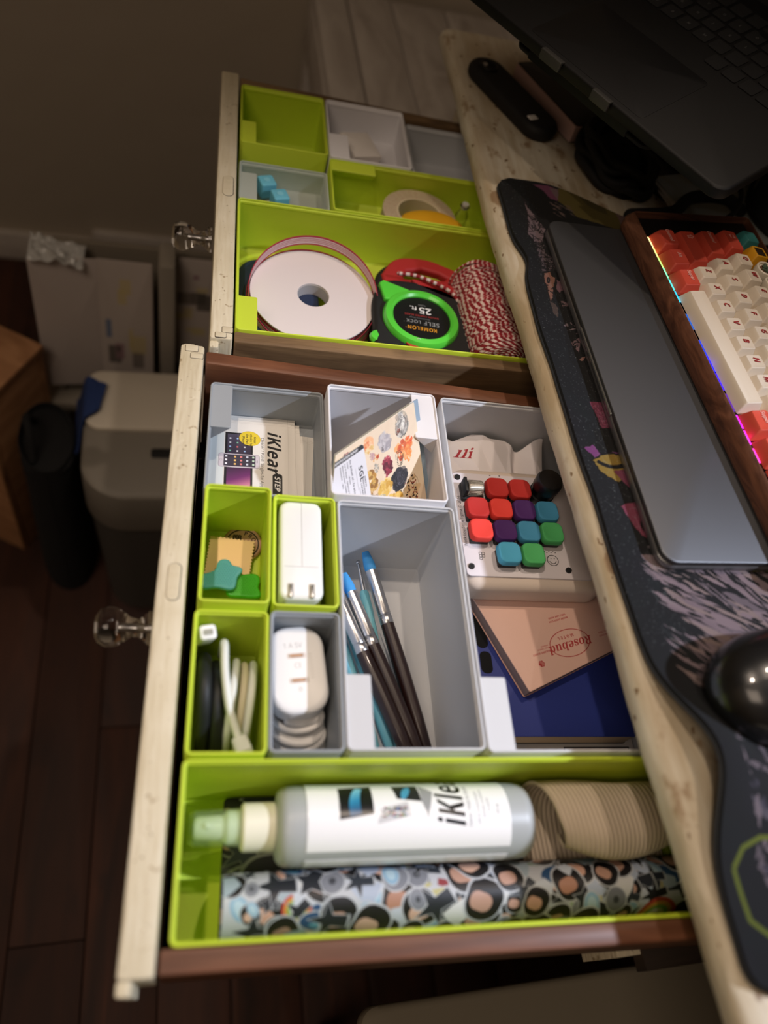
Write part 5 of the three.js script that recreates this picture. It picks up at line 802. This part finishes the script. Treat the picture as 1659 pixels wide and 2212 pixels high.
// ---------------------------------------------------------------- farther drawer: ribbon, tape measure, twine
{
  const nb = thing('navy_case', 'navy blue flat case under the ribbon spool', 'case', 'up', [44, 657.6, 84]); P(nb, 'lid', [slab(72, 112, 12, { r: 22, b: 3, n: 10 })], std(0x1c2c4a, { roughness: 0.55 })); P(nb, 'base', [slab(74, 114, 3, { r: 22, b: 1, n: 10 })], std(0x23508c, { roughness: 0.5 }));
  const stripe = canvas(32, 128, (g) => { g.fillStyle = '#e8dcdc'; g.fillRect(0, 0, 32, 128); g.fillStyle = '#b02440'; for (const [y, h] of [[0, 22], [38, 10], [60, 10], [82, 10], [106, 22]]) g.fillRect(0, y, 32, h); });
  const sp = thing('ribbon_spool', 'white spool of red and white striped ribbon with a loose loop', 'ribbon', 'up', [72.6, 669, 82], 0); sp.rotation.x = 0.03;
  const hole = circle(14.2, 40).reverse();
  P(sp, 'top_disc', [extrude(shapeOf(circle(54.6, 72), false, [hole]), 1.6, 0.3, 2)], std(0xe6dcdc, { roughness: 0.7 }), [0, 11, 0]); P(sp, 'bottom_disc', [extrude(shapeOf(circle(54.6, 72), false, [hole]), 1.6, 0.3, 2)], std(0xd8cfcd, { roughness: 0.7 }));
  P(sp, 'core', [lathe([[13.6, 0], [16, 0], [16, 11], [13.6, 11], [13.6, 0]], 40)], std(0xcfc9c6));
  const ring = (r, w, f, wob = 0) => { const q = sheet(120, 4, (s, t) => { const a = s * Math.PI * 2, rr = typeof r === 'function' ? r(a) : r; return [Math.cos(a) * rr, f(a) + (0.5 - t) * w + wob * N(Math.cos(a), Math.sin(a)), Math.sin(a) * rr]; }, 0.5, 1.2); return q; };
  const rm = std(0xffffff, { map: stripe, roughness: 0.6 }); const sepUV = g => { const uv = g.attributes.uv; for (let i = 0; i < uv.count; i++) uv.setXY(i, uv.getX(i), uv.getY(i)); return g; };
  P(sp, 'wound_ribbon', [ring(52, 9.2, () => 6.3), ring(50, 9, () => 6.3), ring(53.6, 9, a => 5.5 - 2 * Math.max(0, Math.sin(a)))], rm);
  P(sp, 'loose_ribbon', [ring(a => 55.8 + 1.4 * Math.sin(a), 10, a => 12.5 - 13 * Math.sin(a) + 2.2 * Math.cos(a))], rm);
  P(sp, 'inner_label_edge', [ring(57.0, 8, a => 1.5 - 7 * Math.sin(a))], rm);

  const t = thing('tape_measure', 'black tape measure with a lime ring, red grip and white lettering', 'tape measure', 'up', [165, 658, 103]);
  const body = [[-33, -28], [-29, -38], [-14, -42], [10, -41], [32, -34], [42, -16], [43, 12], [38, 38], [22, 44], [-26, 44], [-38, 38], [-37, 10], [-36, -14]];
  P(t, 'body', [extrude(shapeOf(body, true), 31, 5, 5, 16)], std(0x141416, { roughness: 0.7 }));
  const lime = phy(0x5ee046, { roughness: 0.3, clearcoat: 0.4 });
  P(t, 'ring', [lathe([[25.6, 30], [26, 35], [28, 37], [32.6, 36], [34.4, 33], [34.6, 30], [25.6, 30]], 64)], lime, [0.6, 0, 4.6]);
  P(t, 'lock_lever', [extrude(shapeOf([[-33, -34], [-30, -37], [-10, -29], [-4, -26], [-20, -14], [-30, -16]]), 6, 1.4, 3).translate(0, 29, 0)], lime);
  P(t, 'release_button', [lathe([[0, 0], [6.4, 0], [6.8, 2], [5.6, 4.4], [0, 5]], 28)], lime, [-40, 26, 27]);
  const face = canvas(1024, 1024, (g) => {
    g.fillStyle = '#121314'; g.fillRect(0, 0, 1024, 1024); g.translate(512, 512); g.rotate(Math.PI + 0.08); g.scale(1.16, 1.16); g.textAlign = 'center';
    g.fillStyle = '#d8952c'; g.font = 'bold 104px sans-serif'; g.fillText('KOMELON', 0, -190, 470); g.font = '30px sans-serif'; g.fillText('®', 252, -230);
    g.fillStyle = '#8e9090'; g.font = 'bold 118px sans-serif'; g.fillText('SELF', -150, -58, 300); g.font = 'bold 92px sans-serif'; g.fillText('LOCK', 128, -58, 240); g.font = '26px sans-serif'; g.fillText('™', 278, -110);
    g.fillStyle = '#7c7e80'; g.font = 'italic 42px sans-serif'; g.fillText('Revolutionary Design', 30, 2, 330); g.fillStyle = '#a03434'; g.font = 'bold 50px sans-serif'; g.fillText('NYLON COATED BLADE', 0, 66, 540);
    g.fillStyle = '#e4e4e2'; g.font = 'bold 190px sans-serif'; g.fillText('25', -60, 236); g.font = 'bold 110px sans-serif'; g.fillText('ft.', 130, 236); g.fillStyle = '#a0a2a2'; g.font = '40px sans-serif'; g.fillText('SL2825', -10, 296, 120);
  });
  P(t, 'face', loft([{ p: circle(26, 56), y: 28 }, { p: circle(26, 56), y: 33.6 }, { p: circle(25.4, 56), y: 34 }], { uvTop: [-25.4, -25.4, 50.8, 50.8] }), [M.black, std(0xffffff, { map: face, roughness: 0.4 })], [0.6, 0, 4.6]);
  const gripO = [[-24, -62], [-10, -83], [16, -88], [36, -82], [51, -73], [50, -60], [40, -53], [10, -49], [-12, -49], [-22, -54]], gripH = [[-11, -62], [-4, -73], [14, -79], [32, -75], [42, -68], [36, -61], [8, -57], [-6, -57]];
  P(t, 'grip', [extrude(shapeOf(gripO, true, [gripH.slice().reverse()]), 9, 3, 4, 14).translate(0, 13, 0)], std(0xb3262a, { roughness: 0.6 })); P(t, 'side_grip', [extrude(shapeOf([[0, -48], [24, -50], [42, -40], [46, -28], [30, -30], [8, -40]], true), 4, 1.5, 3).translate(0, 27, 0)], std(0xb3262a, { roughness: 0.6 }));
  P(t, 'grip_frame', [tube([[-30, 14, -46], [-24, 14, -66], [-11, 14, -80], [2, 14, -86]], 6)], std(0x141416, { roughness: 0.7 }));
  const cord = tube([[-14, 31, -54], [2, 34, -50], [18, 35, -42], [34, 33, -34], [40, 30, -26]], 1.7); P(t, 'wrist_cord', [cord], std(0xffffff, { map: tex(64, 8, (u) => Math.sin(u * 60) > 0 ? [222, 204, 200] : [150, 30, 40], true, 1), roughness: 0.8 }));
  P(t, 'red_tag', [extrude(shapeOf([[-16, 27], [-6, 24], [-4, 30], [-12, 32]]), 2, 0.4).translate(0, 31, 8)], std(0xc03028)); P(t, 'tag_loop', [new THREE.TorusGeometry(3, 0.4, 6, 20).translate(-6, 34, 33)], M.steel);

  const tw = thing('twine_spool', 'spool of red and white twisted twine lying under the desk edge', 'twine', 'up', [232, 686.2, 97]);
  const tt = tex(512, 512, (u, v) => { const k = Math.floor(v * 46), ph = fbm(u * 3, k * 3.7, 2, 2) * 2.0 + k * 0.37; const s = Math.sin((u * 26 + ph + v * 46 * 0.62) * 2 * Math.PI); const e = Math.abs((v * 46) % 1 - 0.5); return mixc(s > 0.05 ? [226, 202, 196] : [140, 28, 38], [88, 26, 30], sstep(0.36, 0.5, e) * 0.55); }, true, 1);
  tt.wrapS = tt.wrapT = THREE.RepeatWrapping;
  const tb = tex(8, 512, (u, v) => { const e = Math.sin(((v * 46) % 1) * Math.PI); const k = 255 * e; return [k, k, k]; }, false, 1); tb.wrapS = tb.wrapT = THREE.RepeatWrapping;
  const profile = [[0, -60], [12, -60], [22, -56], [26.4, -48], [27.2, -30], [27.4, 20], [27, 52], [22, 58], [10, 60], [0, 60]];
  const lg = new THREE.LatheGeometry(new THREE.SplineCurve(profile.map(([x, y]) => new THREE.Vector2(Math.max(0.01, x), y))).getPoints(80), 72); lg.rotateX(Math.PI / 2);
  P(tw, 'wound_twine', lg, std(0xffffff, { map: tt, bumpMap: tb, bumpScale: 0.0012, roughness: 0.9 }), null, [0, 0.05, 0]);
  const wraps = []; for (let i = 0; i < 34; i++) { const z = -46 + i * 2.9, ti = 0.3 + 0.14 * Math.sin(i * 1.9); const c = []; for (let k = 0; k < 30; k++) { const a = k / 30 * Math.PI * 2; c.push([Math.cos(a) * 27.5, Math.sin(a) * 27.5, clamp(z + Math.cos(a + i * 0.4) * 14 * ti * 2, -52, 54)]); } wraps.push(tube(c, 0.95, { closed: true, seg: 72, rad: 6 })); }
  const wm = tex(128, 8, (u) => Math.sin(u * 2 * Math.PI * 40) > 0 ? [228, 206, 200] : [150, 30, 40], true, 1); wm.wrapS = THREE.RepeatWrapping;
  P(tw, 'twine_strand', wraps, std(0xffffff, { map: wm, roughness: 0.9 }), null, [0, 0.05, 0]);
}
// farther drawer: small things
{
  const wb = thing('white_box', 'small plain white cardboard box tilted in the white bin', 'box', 'up', [127, 676, -142], 0.42); P(wb, 'box', [board(34, 15, 36, 0, 0, 0, 0.6)], std(0xe9e2da, { roughness: 0.8 }), null, [0.14, 0, -0.12]); P(wb, 'flap', [board(33, 0.7, 35, 0, 15.1, 0.5, 0.2)], std(0xece6df, { roughness: 0.8 }), null, [0.14, 0, -0.12]);
  [['light blue cube near the far end of the translucent bin', 31.5, -46, 0.35], ['light blue cube nearer the viewer in the translucent bin', 43.5, -28, 0.3]].forEach(([l, u, v, a]) => { const c = thing('blue_cube', l, 'cube', 'up', [u, 684, v], a, 'light blue cubes'); P(c, 'block', [slab(15, 15, 15, { r: 2, b: 1.4 })], std(0x6fc4dc, { roughness: 0.6 })); P(c, 'magnet', [cyl(3, 3, 0.6, 20, 14.8)], std(0x86d2e6, { roughness: 0.6 })); });
  const pap = thing('label_card', 'small white card and teal scrap at the left of the wide lime bin', 'card', 'up', [120, 668, -26], 0.2); P(pap, 'card', [slab(26, 16, 18, { r: 1, b: 0.3 })], M.paper); P(pap, 'scrap', [slab(14, 12, 16, { r: 2, b: 1 }).translate(-18, 0, 2)], std(0x2c7880));
  const roll = (n, label, u, y, v, r, h, c, tc) => { const t = thing(n, label, 'tape', 'up', [u, y, v]); P(t, 'tape', [lathe([[r * 0.62, 0], [r, 0], [r, h], [r * 0.62, h], [r * 0.62, 0]].map(([a, b]) => [a, b]), 56)], c); P(t, 'core', [lathe([[r * 0.58, -0.2], [r * 0.63, -0.2], [r * 0.63, h + 0.3], [r * 0.58, h + 0.3], [r * 0.58, -0.2]], 48)], tc); return t; };
  const flo = tex(128, 128, (u, v) => { const q = fbm(u * 10, v * 10, 8, 2); return q > 0.12 ? [168, 110, 92] : q < -0.16 ? [150, 160, 120] : [214, 198, 168]; }, true, 20);
  roll('washi_tape', 'cream roll of flower printed tape lying in the wide lime bin', 181, 667, -40, 37, 24, std(0xffffff, { map: flo, roughness: 0.6 }), std(0xd8c8a8));
  { const y = thing('yellow_puck', 'yellow domed round dispenser lying on the cream tape roll', 'tape dispenser', 'up', [191, 690, -23]); P(y, 'dome', [lathe([[0, 0], [15, 0], [17.4, 1.5], [17.6, 5], [14, 8.4], [8, 10], [0, 10.4]], 48).scale(1.75, 1, 1)], std(0xe2a91e, { roughness: 0.4 })); P(y, 'edge_tape', [board(9, 4, 8, 32, 1, 4, 1)], std(0xd09a1c, { roughness: 0.5 })); }
  const gl = thing('glass_vial', 'tiny clear glass vial standing beside the yellow tape', 'vial', 'up', [226, 668, -48]); P(gl, 'vial', [lathe([[0, 0], [6, 0], [6.4, 1], [6.4, 24], [4, 28], [4, 32], [5, 33], [5, 34], [3.4, 34], [3.4, 28], [5.6, 23.6], [5.6, 1.4], [0, 1.4]], 28)], M.glass); P(gl, 'stopper', [cyl(3.2, 3.4, 5, 16, 31)], std(0xd8d8d0));
}
// ---------------------------------------------------------------- behind the drawers: floor level things
{
  const b = thing('plank_bench', 'low whitewashed plank bench beyond the farther drawer', 'bench', 'world', [0, 0, -1110]);
  const xs = [182, 234, 306, 396, 494, 600, 720], z0 = -196, z1 = 206; for (let i = 0; i + 1 < xs.length; i++) P(b, 'plank', [bxm(xs[i] + 1.5, xs[i + 1] - 1.5, 573, 589 + (i % 2) * 1.2, z0, z1, 1.6)], M.white[i % 2]);
  P(b, 'side_rail', [bxm(182, 200, 500, 572, z0, z1, 1)], M.white[0]); P(b, 'side_rail', [bxm(700, 718, 500, 572, z0, z1, 1)], M.white[0]);
  for (const [x, z] of [[184, z0 + 4], [676, z0 + 4], [184, z1 - 44], [676, z1 - 44]]) P(b, 'leg', [bxm(x, x + 40, 0, 572, z, z + 40, 2)], M.white[1]);
  const s = thing('paper_shredder', 'pale grey paper shredder with a dark slot, on the floor left of the drawers', 'shredder', 'world', [46, 0, -628], 0.02);
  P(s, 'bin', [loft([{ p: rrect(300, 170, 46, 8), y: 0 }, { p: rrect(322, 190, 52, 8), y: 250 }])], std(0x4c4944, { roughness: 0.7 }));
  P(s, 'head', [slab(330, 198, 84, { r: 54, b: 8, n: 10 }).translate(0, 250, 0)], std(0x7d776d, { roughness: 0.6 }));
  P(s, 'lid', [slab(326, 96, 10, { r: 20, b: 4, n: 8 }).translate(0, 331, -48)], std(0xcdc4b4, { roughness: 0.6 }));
  P(s, 'slot', [slab(210, 15, 1.4, { r: 4, b: 0.4 }).translate(22, 333.5, 33)], M.black);
  const bag = thing('black_bag', 'black fabric bag standing on the floor left of the shredder', 'bag', 'world', [-166, 0, -640], 0.1); P(bag, 'body', [sheet(40, 24, (q, h) => { const a = q * Math.PI * 2, k = 1 - 0.18 * h + 0.03 * N(Math.cos(a) * 2, h * 4, Math.sin(a)); return [Math.sin(a) * 38 * k, h * 300, Math.cos(a) * 66 * k]; }, 2, 1.4), slab(62, 108, 6, { r: 28, b: 2 }).translate(0, 286, 0)], std(0x0b0b0d, { roughness: 0.9 })); P(bag, 'strap', [tube([[-16, 296, -30], [-20, 326, -10], [-16, 326, 14], [-16, 296, 34]], 5)], std(0x0b0b0d, { roughness: 0.9 }));
  const bl = thing('blue_cloth', 'blue folded cloth hanging over the left edge of the shredder', 'cloth', 'world', [-122, 338, -668], 0.05); P(bl, 'cloth', [sheet(20, 20, (q, h) => [-10 + h * 40 - 8 * q * h, 8 - 60 * sstep(0.5, 0, h) + 2 * N(q * 4, h * 4), (q - 0.5) * 90 * (1 - 0.55 * h)], 3, 1.2)], std(0x1f3568, { roughness: 0.9 }));
  const rk = thing('file_rack', 'pale metal file rack with upright dividers behind the shredder', 'rack', 'world', [-60, 0, -800]);
  P(rk, 'divider', [bxm(30, 50, 160, 486, -6, 40, 3)], std(0x9a9286)); P(rk, 'divider', [bxm(-112, -100, 160, 300, -6, 30, 3)], std(0x8a8276)); P(rk, 'shelf', [bxm(-130, 110, 220, 236, -40, 52, 2)], std(0x8a8276)); P(rk, 'back', [bxm(-100, 108, 236, 452, -38, -30, 1)], std(0x857c6e));
  for (const x of [-124, 92]) P(rk, 'leg', [bxm(x, x + 14, 0, 222, -30, 40, 2)], std(0x8a8276));
  const doc = (seed) => canvas(256, 320, (g) => { const r = rng(seed); g.fillStyle = '#b4a9a2'; g.fillRect(0, 0, 256, 320); for (let i = 0; i < 9; i++) { g.fillStyle = ['#4a443e', '#6a625a', '#b8a878', '#56688a', '#8a6a70'][(r() * 5) | 0]; g.globalAlpha = 0.75; g.fillRect(20 + r() * 140, 20 + r() * 240, 20 + r() * 90, 12 + r() * 40); } });
  const sheetThing = (label, x, y, z, w, h, tilt, yaw, mat) => { const t = thing('document', label, 'paper', 'world', [x, y, z], yaw, 'papers in the file rack'); P(t, 'page', slab(w, h, 3, { r: 1, b: 0.3, print: true }), mat, [0, h / 2 * Math.sin(tilt), -h / 2 * Math.cos(tilt) * 0.3], [tilt, 0, 0]); return t; };
  const pg = std(0xb6aba5, { roughness: 0.8 });
  sheetThing('blank white sheets, front left of the file rack', -136, 262, -776, 92, 196, 1.42, 0.12, [pg, pg]);
  sheetThing('printed page with dark blocks in the file rack, right of the blank sheets', -72, 250, -772, 66, 214, 1.42, -0.02, [pg, std(0xffffff, { map: doc(3), roughness: 0.8 })]);
  sheetThing('brochure behind the divider at the right of the file rack', 14, 300, -790, 62, 168, 1.45, 0, [pg, std(0xffffff, { map: doc(8), roughness: 0.8 })]);
  const bg = thing('clear_wrap', 'crumpled clear plastic wrap on top of the papers', 'wrap', 'world', [-150, 452, -800], 0); P(bg, 'film', [sheet(24, 24, (q, h) => [(q - 0.5) * 62, 14 * Math.abs(N(q * 5, h * 5)) + 10 * (1 - q), (h - 0.5) * 44], 0.6, 0.3)], phy(0xe6e6e4, { roughness: 0.2, transmission: 0.4, thickness: 0 }));
  const cr = thing('wooden_crate', 'low wooden crate at the left edge of the photo', 'crate', 'world', [-284, 0, -738], -0.5); for (const [x0, x1, z0c, z1c] of [[-90, 90, -60, -48], [-90, 90, 48, 60], [-90, -78, -48, 48], [78, 90, -48, 48]]) P(cr, 'panel', [bxm(x0, x1, 0, 339, z0c, z1c, 2)], M.crate); P(cr, 'lid', [bxm(-92, 92, 339, 351, -62, 62, 2)], M.crate);
  const st = thing('painted_stool', 'dull beige stool in the shadow under the near drawer', 'stool', 'world', [380, 0, 190]); P(st, 'seat', [slab(480, 350, 24, { r: 14, b: 6 }).translate(0, 425, 0)], std(0x857c6a, { roughness: 0.7 })); for (const [x, z] of [[-200, -140], [200, -140], [-200, 140], [200, 140]]) P(st, 'leg', [cyl(14, 18, 425, 20).translate(x, 0, z)], std(0x857c6a, { roughness: 0.7 }));
}
scene.traverse(o => { if (o.isMesh) { o.castShadow = true; o.receiveShadow = true; } });
renderer.render(scene, camera);
